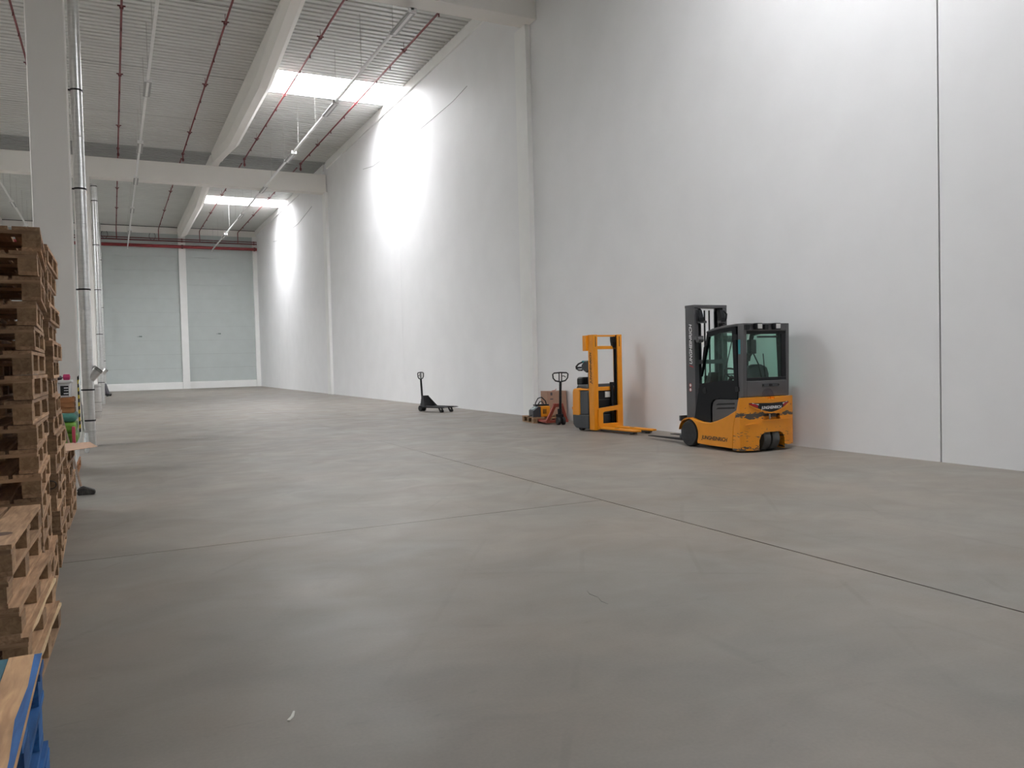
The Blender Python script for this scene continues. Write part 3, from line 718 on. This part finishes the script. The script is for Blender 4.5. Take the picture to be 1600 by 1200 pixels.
for s in (-1, 1):
    a, b = (.255, .395)
    curved_panel('tail_light', [(s*x, lo(x)+.006, hi(x)-.01) for x in rngx(a, b, 4)], m_redl, .008)['label'] = 'red tail light'
    curved_panel('reverse_light', [(s*x, max(lo(x)+.05, .683), hi(x)-.012) for x in rngx(.245, .35, 4)], m_lens, .011)['label'] = 'white reversing light'
text('maker_lettering', 'JUNGHEINRICH', .062, m_txtw, fk, basis((1, 0, 0), (0, 0, 1), (.0, ry(.1)-.008, .655)), sx=.92, shear=.2, bold=.0015, align='CENTER')
curved_panel('crease', [(x, .425, .425+.018*math.sin(PI*(x+.46)/.26)) for x in rngx(-.46, -.20)], m_or2, .012)
curved_panel('crease', [(x, .478, .487) for x in rngx(-.19, .50, 12)], m_or2, .010)

# body sides with wheel arch
def arc(cy, cz, r, a0, a1, n=10): return [(cy+r*math.cos(R(a0+(a1-a0)*i/n)), cz+r*math.sin(R(a0+(a1-a0)*i/n))) for i in range(n+1)]
WY, WZ, WR = .635, .213, .213
side = [(-.415, .055), (-.428, .25), (-.443, .4), (-.508, .645), (-.44, .61), (-.32, .553), (-.2, .505), (-.05, .455), (.08, .425), (.2, .412), (.33, .42), (.45, .445), (.55, .462), (.64, .466), (.71, .456), (.78, .425),
        (.77, .415), (.70, .440), (.64, .447)] + arc(WY, WZ, .242, 95, 205, 12) + [(.41, .07), (.2, .06)]
for s in (-1, 1):
    a, b = (.42*s, .535*s)
    MB().prism(side, 'x', min(a, b), max(a, b)).build('side_panel', m_or2, fk, .008)
chs = MB().box(-.42, .42, -.45, .42, .06, .62).box(-.33, .33, .42, .66, .08, .5)
chs.build('chassis', m_grey2, fk)
text('maker_lettering', 'JUNGHEINRICH', .085, m_txtk, fk, basis((0, -1, 0), (0, 0, 1), (-.5365, .30, .15)), sx=1.0, shear=.22, bold=.002)
text('maker_lettering', 'JUNGHEINRICH', .085, m_txtk, fk, basis((0, 1, 0), (0, 0, 1), (.5365, -.33, .15)), sx=1.0, shear=.22, bold=.002)
def wheel(name, cx, cy, r, w_, parent, hub=True):
    t = MB().lathe([(-w_/2, r*.55), (-w_/2, r*.9), (-w_/2+.012, r*.97), (-w_/2+.03, r), (w_/2-.03, r), (w_/2-.012, r*.97), (w_/2, r*.9), (w_/2, r*.55)], (cx, cy, r), 'x', 32).build(name, m_rubber if hub else m_dusty, parent, smooth=True)
    if hub:
        h = MB()
        for s in (-1, 1):
            h.lathe([(s*w_/2*.2, r*.56), (s*w_/2*.86, r*.55), (s*w_/2*.86, r*.42), (s*w_/2*.72, r*.36), (s*w_/2*.72, r*.2), (s*w_/2*.98, r*.17), (s*w_/2*.98, 0.004)], (cx, cy, r), 'x', 24)
        h.build('hub', m_hub, t, smooth=True)
    return t
for s in (-1, 1):
    wheel('drive_wheel', s*.455, WY, WR, .16, fk)
    wheel('steer_wheel', .02+s*.088, -.50, .195, .14, fk, False)
MB().cyl((-.16, -.52, .195), (.16, -.52, .195), .05, n=14).box(-.03, .03, -.56, -.45, .19, .4).build('steer_axle', m_black, fk)
# fender lip over the front wheel
for s in (-1, 1):
    pts = arc(WY, WZ, .25, 12, 92, 12)
    MB().prism(pts+[(p[0], p[1]+.012) for p in pts[::-1]], 'x', *sorted((s*.43, s*.54))).build('fender', m_or2 if s else m_or2, fk)
# cab: rear pillar + lower quarter panel
quarter = [(-.62, 1.955), (-.49, 1.95), (-.475, 1.0), (-.465, .80), (-.03, .80), (.045, .785), (.105, .74), (.125, .66), (.125, .432), (.06, .445), (-.05, .47), (-.2, .52), (-.32, .57), (-.46, .63), (-.53, .672), (-.545, .84), (-.60, .84)]
for s in (-1, 1):
    a, b = sorted((s*.40, s*.462))
    MB().prism(quarter, 'x', a, b).build('cab_side', m_grey, fk, .01)
    for z in (.70, .635):
        MB().prism([(.03, z), (-.40, z+.028), (-.40, z+.052), (-.02, z+.03)], 'x', *sorted((s*.455, s*.4655))).build('vent_slot', m_black, fk)
MB().box(-.405, .405, -.61, -.55, .84, 1.085).build('rear_panel', m_grey, fk, .012)
MB().box(-.10, .24, -.618, -.606, .985, 1.045).build('handle_recess', m_grey2, fk, .008)
MB().box(.035, .10, -.624, -.612, .995, 1.035).build('latch', m_black, fk, .004)
for x in (-.085, .225): MB().cyl((x, -.622, 1.015), (x, -.612, 1.015), .016, n=10).build('screw', m_black, fk)
MB().prism([(-.11+.12*math.cos(R(a))+.12, .85+.115*math.sin(R(a))) for a in range(0, 181, 15)], 'y', -.614, -.608).build('filler_mark', m_violet, fk)
# rear window frame and glass
rf = MB()
for x0, x1, z0, z1 in ((-.425, .425, 1.09, 1.135), (-.425, .425, 1.80, 1.85), (-.425, -.385, 1.135, 1.80), (.315, .425, 1.135, 1.80)): rf.box(x0, x1, -.60, -.565, z0, z1)
rf.build('rear_window_frame', m_black, fk, .006)
MB().box(-.39, .32, -.588, -.582, 1.13, 1.805).build('rear_window', m_glass, fk)['label'] = 'green tinted rear window'
MB().box(-.43, .43, -.615, -.53, 1.85, 1.955).build('roof_rear_rail', m_grey, fk, .012)
# roof
MB().prism([(-.62, 1.93), (-.62, 1.965), (-.45, 1.965), (-.2, 1.95), (.1, 1.915), (.24, 1.875), (.24, 1.845), (.1, 1.875), (-.2, 1.91), (-.45, 1.93)], 'x', -.46, .46).build('roof', m_grey, fk, .008)
for x0 in (-.43, -.06):
    MB().box(x0-.02, x0+.06, -.665, -.60, 1.865, 1.945).build('lamp_bracket', m_black, fk, .008)
    t = MB().box(x0+.15, x0+.28, -.70, -.62, 1.865, 1.965).build('work_light', m_black, fk, .012)
    MB().box(x0+.175, x0+.262, -.704, -.698, 1.88, 1.95).build('lens', m_lens, t, .006)
# door (left) and right side frame with glass
doorp = [(.545, .475), (.20, 1.86), (-.10, 1.90), (-.46, 1.925), (-.49, 1.0), (-.475, .81), (-.02, .81), (.07, .79), (.125, .74), (.145, .65), (.145, .425), (.30, .425), (.45, .45)]
winp = [(.415, 1.035), (.165, 1.79), (-.09, 1.835), (-.375, 1.855), (-.405, 1.10), (-.1, 1.09), (.15, 1.06)]
for s in (-1, 1):
    a, b = sorted((s*.425, s*.475))
    d = MB().prism(doorp, 'x', a, b).build('door' if s < 0 else 'side_door', m_doorp, fk)
    cut(d, MB().prism(winp, 'x', min(a, b)-.05, max(a, b)+.05))
    d.data.materials.clear(); d.data.materials.append(m_doorp)
    g = MB().prism(winp, 'x', s*.45-.003, s*.45+.003).build('window', m_glass, d)
    g['label'] = 'green tinted side window'
    MB().box(*sorted((s*.47, s*.485)), -.50, -.42, 1.72, 1.80).box(*sorted((s*.47, s*.485)), -.52, -.44, .93, 1.0).build('hinge', m_black, d, .004)
    MB().cyl((s*.474, .28, .93), (s*.484, .28, .93), .045, n=16).build('lock', m_black, d)
    MB().tube([(s*.49, .30, 1.38), (s*.50, .24, 1.62), (s*.49, .20, 1.66)], .012, 8).build('grab_handle', m_black, d, smooth=True)
MB().box(-.466, -.4625, -.545, -.50, 1.50, 1.72).build('blue_sticker', m_teal, fk)['label'] = 'teal sticker on the cab pillar'
# windscreen, dash, seat, wheel
MB().add([(-.40, .50, .95), (.40, .50, .95), (.40, .21, 1.84), (-.40, .21, 1.84), (-.40, .506, .95), (.40, .506, .95), (.40, .216, 1.84), (-.40, .216, 1.84)],
         [(0, 1, 2, 3), (7, 6, 5, 4), (0, 4, 5, 1), (1, 5, 6, 2), (2, 6, 7, 3), (3, 7, 4, 0)]).build('windscreen', m_glass, fk)
MB().prism([(.56, .5), (.53, .97), (.40, 1.02), (.30, .95), (.34, .5)], 'x', -.41, .41).build('dashboard', m_black, fk, .015)
MB().prism([(.40, .98), (.30, 1.22), (.22, 1.22), (.28, .95)], 'x', -.38, -.22).build('display', m_black, fk, .01)
MB().tube([(0, .34, .95), (0, .17, 1.14)], .03, 10).build('steering_column', m_black, fk)
st = [(.17*math.cos(a*PI/12), .12+.13*math.sin(a*PI/12), 1.18+.09*math.sin(a*PI/12)) for a in range(24)]
MB().tube(st, .015, 8, True).tube([(-.17, .12, 1.18), (.17, .12, 1.18)], .012, 6).build('steering_wheel', m_black, fk, smooth=True)
se = MB().prism([(-.40, .66), (.06, .66), (.10, .72), (.04, .78), (-.40, .76)], 'x', -.22, .22).build('seat', m_black, fk, .03)
bk = MB().prism([(-.22, .74), (.22, .74), (.235, 1.18), (.20, 1.29), (.08, 1.335), (-.08, 1.335), (-.20, 1.29), (-.235, 1.18)], 'y', -.42, -.32).build('seat_back', m_grey2, fk, .03)
MB().box(.20, .27, -.40, -.05, .93, 1.0).build('armrest', m_black, fk, .015)
MB().box(-.17, -.04, -.44, -.36, 1.50, 1.72).build('terminal', m_black, fk, .012)
MB().tube([(-.08, -.40, 1.52), (-.03, -.46, 1.34), (.02, -.48, 1.12)], .012, 6).tube([(-.08, -.40, 1.52), (-.2, -.42, 1.40), (-.20, -.42, 1.2)], .007, 6).build('terminal_arm', m_black, fk)
MB().tube([(.0, -.575, 1.12), (-.04, -.575, 1.50)], .008, 6).build('wiper', m_black, fk)
MB().tube([(.10, .25, 1.80), (.06, .47, 1.0)], .010, 6).build('screen_bar', m_black, fk)
MB().box(-.05, .34, -.50, -.46, 1.745, 1.775).build('sun_blind', m_violet, fk)
# mast
for s in (-1, 1):
    ch = [(s*.35, .67), (s*.35, .90), (s*.26, .90), (s*.26, .862), (s*.318, .862), (s*.318, .708), (s*.26, .708), (s*.26, .67)]
    MB().prism(ch, 'z', .12, 2.285).build('outer_mast', m_grey, fk, .004)
    ci = [(s*.312, .715), (s*.312, .855), (s*.22, .855), (s*.22, .83), (s*.285, .83), (s*.285, .74), (s*.22, .74), (s*.22, .715)]
    MB().prism(ci, 'z', .12, 2.24).build('inner_mast', m_grey2, fk, .003)
    MB().cyl((s*.215, .70, .15), (s*.215, .70, 2.02), .028, n=12).cyl((s*.215, .70, 2.02), (s*.215, .70, 2.24), .018, n=10).build('lift_cylinder', m_black, fk, smooth=True)
    MB().prism([(.62, 2.05), (.70, 2.05), (.74, 2.22), (.70, 2.28), (.66, 2.24), (.62, 2.12)], 'x', *sorted((s*.19, s*.27))).build('mast_bracket', m_black, fk)
    hose = [(s*.29, .67, 2.24), (s*.31, .63, 2.18), (s*.29, .62, 2.10), (s*.27, .66, 2.02)]
    MB().tube(hose, .014, 8).build('hose', m_black, fk, smooth=True)
    MB().box(*sorted((s*.26, s*.40)), .55, .68, 1.755, 1.815).cyl((s*.33-.05, .56, 1.75), (s*.33+.05, .56, 1.75), .045, n=12).build('tilt_bracket', m_grey, fk)
MB().box(-.35, .345, .66, .91, 2.285, 2.335).build('mast_crosshead', m_grey, fk, .006)
MB().box(-.30, -.12, .63, .67, 2.03, 2.07).box(.14, .30, .63, .67, 2.03, 2.07).build('mast_rung', m_grey, fk)
MB().box(-.31, .31, .66, .70, .62, .78).box(-.31, .31, .66, .70, 1.35, 1.42).build('mast_crossbar', m_grey, fk)
for x in (-.05, .05): MB().box(x-.012, x+.012, .76, .775, .5, 2.25).build('chain', m_black, fk)
MB().cyl((0, .80, .2), (0, .80, 1.15), .04, n=12).build('free_lift_cylinder', m_black, fk, smooth=True)
car = MB().box(-.47, .47, .915, .955, .40, .49).box(-.47, .47, .915, .955, .10, .17).box(-.44, -.38, .915, .95, .17, .40).box(.38, .44, .915, .95, .17, .40).box(-.2, .2, .87, .915, .14, .46)
car.build('fork_carriage', m_grey2, fk, .004)
for s in (-1, 1):
    MB().prism([(.957, .06), (.957, .47), (.995, .47), (1.0, .085), (2.08, .062), (2.10, .055), (2.08, .05), (1.0, .045), (.97, .045)], 'x', s*.25-.05, s*.25+.05).build('fork', m_fork, fk, .004)
tx = basis((0, 0, 1), (0, 1, 0), (-.3512, .735, 1.22))
tx = Matrix(((0, 0, -1, -.3512), (0, 1, 0, .735), (1, 0, 0, 1.30), (0, 0, 0, 1)))
text('maker_lettering', 'J', .098, m_txtr, fk, tx, sx=1.0, shear=.22, bold=.002)
tx2 = tx.copy(); tx2[2][3] = 1.345
text('maker_lettering', 'UNGHEINRICH', .098, m_txtw, fk, tx2, sx=1.0, shear=.22, bold=.002)
for z in (1.0, .925):
    MB().cyl((-.3502, .79, z), (-.3522, .79, z), .033, n=16).build('warning_sign', m_wlab, fk)
    MB().tube([(-.3525, .79+.03*math.cos(a*PI/8), z+.03*math.sin(a*PI/8)) for a in range(16)], .004, 5, True).build('warning_ring', m_redl, fk)

# ------------------------------------------------------------------ pedestrian stacker
sa = R(5)
stk = thing('pallet_stacker', (9.06, 13.93, 0), sa, 'orange and black pedestrian stacker with tall twin mast and lowered forks', 'stacker')
for s in (-1, 1):
    ch = [(s*.37, -.02), (s*.37, .15), (s*.27, .15), (s*.27, .115), (s*.325, .115), (s*.325, .015), (s*.255, .015), (s*.255, -.02)]
    MB().prism(ch, 'z', .03, 1.965).build('mast_column', m_or2, stk, .004)
    MB().prism([(s*.32, .02), (s*.32, .11), (s*.25, .11), (s*.25, .085), (s*.295, .085), (s*.295, .045), (s*.25, .045), (s*.25, .02)], 'z', .06, 1.95).build('inner_rail', m_blackm, stk)
    MB().box(*sorted((s*.30, s*.315)), -.0225, -.0195, 1.72, 1.93).build('mast_slot', m_black, stk)
    MB().box(s*.305-.012, s*.305+.012, -.026, -.0195, .12, 1.70).build('mast_rib', m_or2, stk)
MB().box(-.325, .325, .05, .09, 1.925, 1.96).build('top_crossbar', m_or2, stk, .004)
MB().box(-.325, .325, .06, .10, 1.67, 1.735).build('crossbar', m_or2, stk, .004)
MB().box(-.42, -.30, .152, .27, 1.64, 1.955).build('mast_box', m_or2, stk, .008)
MB().prism([(.19, 1.70), (.25, 1.70), (.25, 1.92), (.16, 1.92), (.16, 1.84)], 'y', .04, .10).cyl((.22, .02, 1.85), (.22, .05, 1.85), .05, n=14).build('chain_pulley', m_blackm, stk)
MB().box(.20, .214, .03, .044, .3, 1.86).build('lift_chain', m_blackm, stk)
MB().cyl((.16, .07, .06), (.16, .07, .92), .033, n=12).cyl((.16, .07, .92), (.16, .07, .99), .045, n=12).build('lift_cylinder', m_blackm, stk, smooth=True)
fr = MB().prism([(-.30, .05), (.27, .05), (.27, .50), (.24, .52), (-.27, .475), (-.30, .45)], 'y', -.075, -.03).build('fork_frame', m_or2, stk)
cut(fr, MB().prism([(-.19, .16), (.185, .16), (.185, .40), (.16, .42), (-.16, .40), (-.19, .375)], 'y', -.2, .1))
for s in (-1, 1):
    MB().prism([(s*.19-.085, -.05), (s*.19+.085, -.05), (s*.19+.085, -1.05), (s*.19+.05, -1.19), (s*.19-.05, -1.19), (s*.19-.085, -1.05)], 'z', .055, .09).build('fork', m_or2, stk, .008)
    MB().prism([(s*.19-.05, -.05), (s*.19+.05, -.05), (s*.19+.05, -1.06), (s*.19-.05, -1.06)], 'z', .02, .055).build('support_arm', m_grey2, stk)
    MB().cyl((s*.19-.04, -.98, .035), (s*.19+.04, -.98, .035), .035, n=12).build('load_roller', m_rubber, stk)
    MB().prism([(s*.19, -.42), (s*.19+.045, -.50), (s*.19, -.60), (s*.19-.045, -.50)], 'z', .0901, .0906).build('fork_mark', m_black, stk)
hs = MB().prism([(-.40, .05), (.40, .05), (.40, .78), (.36, .80), (-.36, .80), (-.40, .78)], 'z', .05, .33)
MB().prism([(.155, .05), (.60, .05), (.69, .12), (.70, .335), (.155, .335)], 'x', -.40, .40).build('lower_housing', m_grey2, stk, .02)
MB().box(-.39, .39, .155, .44, .335, .83).build('upper_housing', m_grey2, stk, .02)
MB().prism([(.44, .30), (.705, .30), (.69, .80), (.66, .865), (.44, .885)], 'x', -.40, .40).build('motor_cover', m_or2, stk, .025)
MB().prism([(.16, .835), (.46, .835), (.46, .875), (.16, .865)], 'x', -.40, .40).build('cover_lip', m_or2, stk, .008)
MB().prism([(.18, .87), (.64, .87), (.58, .945), (.24, .96)], 'x', -.34, .30).build('control_deck', m_grey2, stk, .02)
MB().box(-.26, .26, .13, .155, .45, .82).build('battery', m_black, stk, .006)
MB().box(-.26, .26, .12, .13, .63, .636).build('battery_seam', m_grey, stk)
MB().box(.02, .15, .118, .129, .68, .80).build('white_label', m_wlab, stk)['label'] = 'white rating label'
MB().box(-.26, .22, .10, .15, .82, .90).build('battery_bar', m_or2, stk, .006)
MB().prism([(.69, .17), (.72, .17), (.86, .46), (.83, .48)], 'x', -.30, .30).build('folded_platform', m_or2, stk, .006)
MB().prism([(.725, .22), (.75, .22), (.885, .47), (.855, .48)], 'x', -.27, .27).build('platform_mat', m_black, stk, .004)
# pad on bracket
MB().prism([(.46, .93), (.67, .93), (.67, 1.08), (.63, 1.10), (.46, 1.10)], 'x', -.30, .02).build('back_pad', m_black, stk, .03)
MB().tube([(-.1, .42, .86), (-.12, .50, .97)], .018, 8).build('pad_bracket', m_steel, stk, smooth=True)
# tiller
MB().tube([(-.20, .30, .90), (-.20, .32, 1.06), (-.19, .32, 1.22)], [.06, .05, .055], 12).build('tiller_arm', m_grey2, stk, smooth=True)
MB().prism([(.20, 1.24), (.34, 1.19), (.50, 1.27), (.50, 1.36), (.39, 1.44), (.26, 1.44)], 'x', -.30, -.10).build('tiller_head', m_grey2, stk, .025)
lp = [(-.2, .42, 1.25), (-.2, .54, 1.25), (-.2, .62, 1.28), (-.2, .63, 1.32), (-.2, .54, 1.38), (-.2, .42, 1.41)]
for dx in (-.13, .11):
    MB().tube([(x+dx, y, z) for x, y, z in lp], .018, 8).build('grip', m_black, stk, smooth=True)
MB().tube([(-.33, .625, 1.30), (-.09, .625, 1.30)], .02, 10).build('crossgrip', m_black, stk, smooth=True)
MB().box(-.305, -.095, .40, .47, 1.395, 1.445).build('horn_button', m_teal, stk, .012)['label'] = 'teal tiller button'
tx = Matrix(((0, 0, -1, -.3712), (0, 1, 0, .045), (1, 0, 0, .98), (0, 0, 0, 1)))
text('maker_lettering', 'JUNGHEINRICH', .088, m_txtk, stk, tx, sx=1.0, shear=.22, bold=.002)
for x in (-.3, .3): MB().cyl((x-.04, .5, .075), (x+.04, .5, .075), .075, n=18).build('wheel', m_rubber, stk)

# ------------------------------------------------------------------ hand pallet trucks
def jack(loc, rz, label, m_body, m_hood, lift=0.0, turn=0.0):
    t = thing('pallet_jack', loc, rz, label, 'pallet jack', 'hand pallet trucks')
    hd = (.19, .44) if lift else (.16, .30)
    for s in (-1, 1):
        x = s*.19
        MB().prism([(.22, .035+lift), (.22, .088+lift), (1.24, .085+lift), (1.33, .07+lift), (1.33, .06+lift), (1.2, .045+lift)], 'x', x-.08, x+.08).build('fork', m_hood, t, .006)
        rr = MB().cyl((x-.045, 1.10, .04), (x+.045, 1.10, .04), .04, n=16).build('load_roller', m_rubber, t)
        if lift: MB().prism([(1.07, .02), (1.13, .02), (1.07, .06+lift), (.99, .06+lift)], 'x', x-.056, x-.046).prism([(1.07, .02), (1.13, .02), (1.07, .06+lift), (.99, .06+lift)], 'x', x+.046, x+.056).build('roller_bracket', m_body, rr)
        MB().cyl((s*.06-.03, 0, .09), (s*.06+.03, 0, .09), .09, n=20).build('steer_wheel', m_rubber, t, .006)
        hb = MB()
        hb.add([(s*.04, .10, .46), (s*.11, .10, .46), (s*.275, .22, .05+lift), (s*.20, .22, .05+lift), (s*.04, hd[0], .46), (s*.11, hd[0], .46), (s*.275, hd[1], .05+lift), (s*.20, hd[1], .05+lift)],
               [(0, 1, 2, 3), (7, 6, 5, 4), (0, 4, 5, 1), (1, 5, 6, 2), (2, 6, 7, 3), (3, 7, 4, 0)])
        hb.build('hood', m_hood, t, .006)
    if lift: MB().add([(-.06, .185, .45), (.06, .185, .45), (.2, .36, .08+lift), (-.2, .36, .08+lift), (-.06, .165, .45), (.06, .165, .45), (.2, .33, .08+lift), (-.2, .33, .08+lift)],
             [(0, 1, 2, 3), (7, 6, 5, 4), (0, 4, 5, 1), (1, 5, 6, 2), (2, 6, 7, 3), (3, 7, 4, 0)]).build('hood_plate', m_hood, t)
    MB().box(-.11, .11, .10, .19, .40, .48).box(-.275, .275, .21, .29, .035+lift, .10+lift).build('crosspiece', m_hood, t, .006)
    MB().cyl((0, .05, .10), (0, .05, .36), .05, n=16).box(-.06, .06, -.02, .14, .17, .24).cyl((0, .0, .05), (0, .0, .2), .03, n=10).build('pump', m_body, t, smooth=True)
    MB().tube([(0, .02, .26), (0, -.03, .99)], .03, 12).build('shaft', m_body, t, smooth=True)
    ct_, st_ = math.cos(turn), math.sin(turn)
    rot = lambda P: [(x*ct_, y+x*st_, z) for x, y, z in P]
    loop = [(-.03, -.03, .98), (-.12, -.032, 1.0), (-.175, -.034, 1.06), (-.185, -.036, 1.15), (-.15, -.037, 1.175), (0, -.038, 1.185), (.15, -.037, 1.175), (.185, -.036, 1.15), (.175, -.034, 1.06), (.12, -.032, 1.0), (.03, -.03, .98)]
    MB().tube(rot(loop), .016, 8).build('handle', m_body, t, smooth=True)
    MB().tube(rot([(-.03, -.03, .98), (-.03, -.037, 1.18)]), .012, 6).build('handle_brace', m_body, t); MB().tube(rot([(.03, -.03, .98), (.03, -.037, 1.18)]), .012, 6).build('handle_brace', m_body, t)
    MB().tube(rot([(.03, -.033, 1.10), (.08, -.034, 1.11), (.13, -.034, 1.075)]), .009, 6).build('release_lever', m_body, t, smooth=True)
    return t
m_redjack = mat('red_truck_paint', (.30, .055, .035), .5, var=.12)
jack((8.43, 23.3, 0), R(200.5), 'black hand pallet truck standing alone by the white wall', m_blackm, m_blackm, .085, R(21))
jack((9.05, 15.88, 0), R(-8), 'red hand pallet truck with black handle beside the stacker', m_blackm, m_redjack)
# loaded pallet with charger and carton
P3 = pallet_meshes(.8, .8, m_wy, m_wx, m_wb)
pallet(P3, (9.215, 17.0, 0), R(-8), 'light wooden pallet under the charger and the brown carton', 'pallet')
ch = thing('battery_charger', (9.0, 16.80, .1445), R(-10), 'orange and dark grey battery charger on the light wooden pallet', 'charger')
MB().prism([(-.21, 0), (-.02, 0), (-.02, .24), (-.07, .25), (-.21, .15)], 'y', -.17, .17).build('front_panel', m_grey2, ch, .008)
MB().prism([(-.018, 0), (.21, 0), (.21, .25), (.0, .25), (-.018, .24)], 'y', -.17, .17).build('casing', m_or2, ch, .012)
for k in range(6): MB().box(.03+k*.016, .038+k*.016, -.1725, -.1695, .07, .18).build('vent_slot', m_txtk, ch)
MB().prism([(-.196, .166), (-.085, .246), (-.088, .252), (-.2, .172)], 'y', -.12, .12).build('display', m_bluegrey, ch)
MB().tube([(-.10, -.02, .26), (-.10, -.02, .32), (-.03, 0, .43), (.07, .03, .45), (.17, .05, .36), (.20, .06, .26)], .013, 8).build('cable', m_black, ch, smooth=True)
MB().tube([(-.02, .06, .26), (.03, .06, .34), (.09, .07, .35), (.14, .08, .26)], .013, 8).box(-.12, .22, -.06, .10, .25, .285).build('cable_coil', m_black, ch, smooth=True)
MB().tube([(-.21, -.1, .05), (-.30, -.12, .02), (-.33, -.08, .008)], .009, 6).build('lead', m_black, ch, smooth=True)
cx = thing('cardboard_box', (9.53, 17.05, .1445), R(-4), 'large brown carton behind the red pallet truck', 'box')
MB().box(-.255, .255, -.19, .19, 0, .57).build('carton', m_card2, cx, .006)
MB().prism([(-.255, .571), (-.02, .571), (-.02, .576), (-.255, .582)], 'y', -.19, .19).build('flap', m_card2, cx)
MB().prism([(.02, .571), (.255, .571), (.255, .578), (.02, .576)], 'y', -.19, .19).build('flap', m_card2, cx)
MB().box(-.17, -.12, -.1912, -.1902, .48, .55).box(-.18, -.10, -.1912, -.1902, .38, .405).build('printed_marks', m_greyrag, cx)
MB().tube([(-.05, -.05, .585), (.05, .0, .59), (.1, .06, .62)], .008, 6).build('strap', m_redjack, cx)
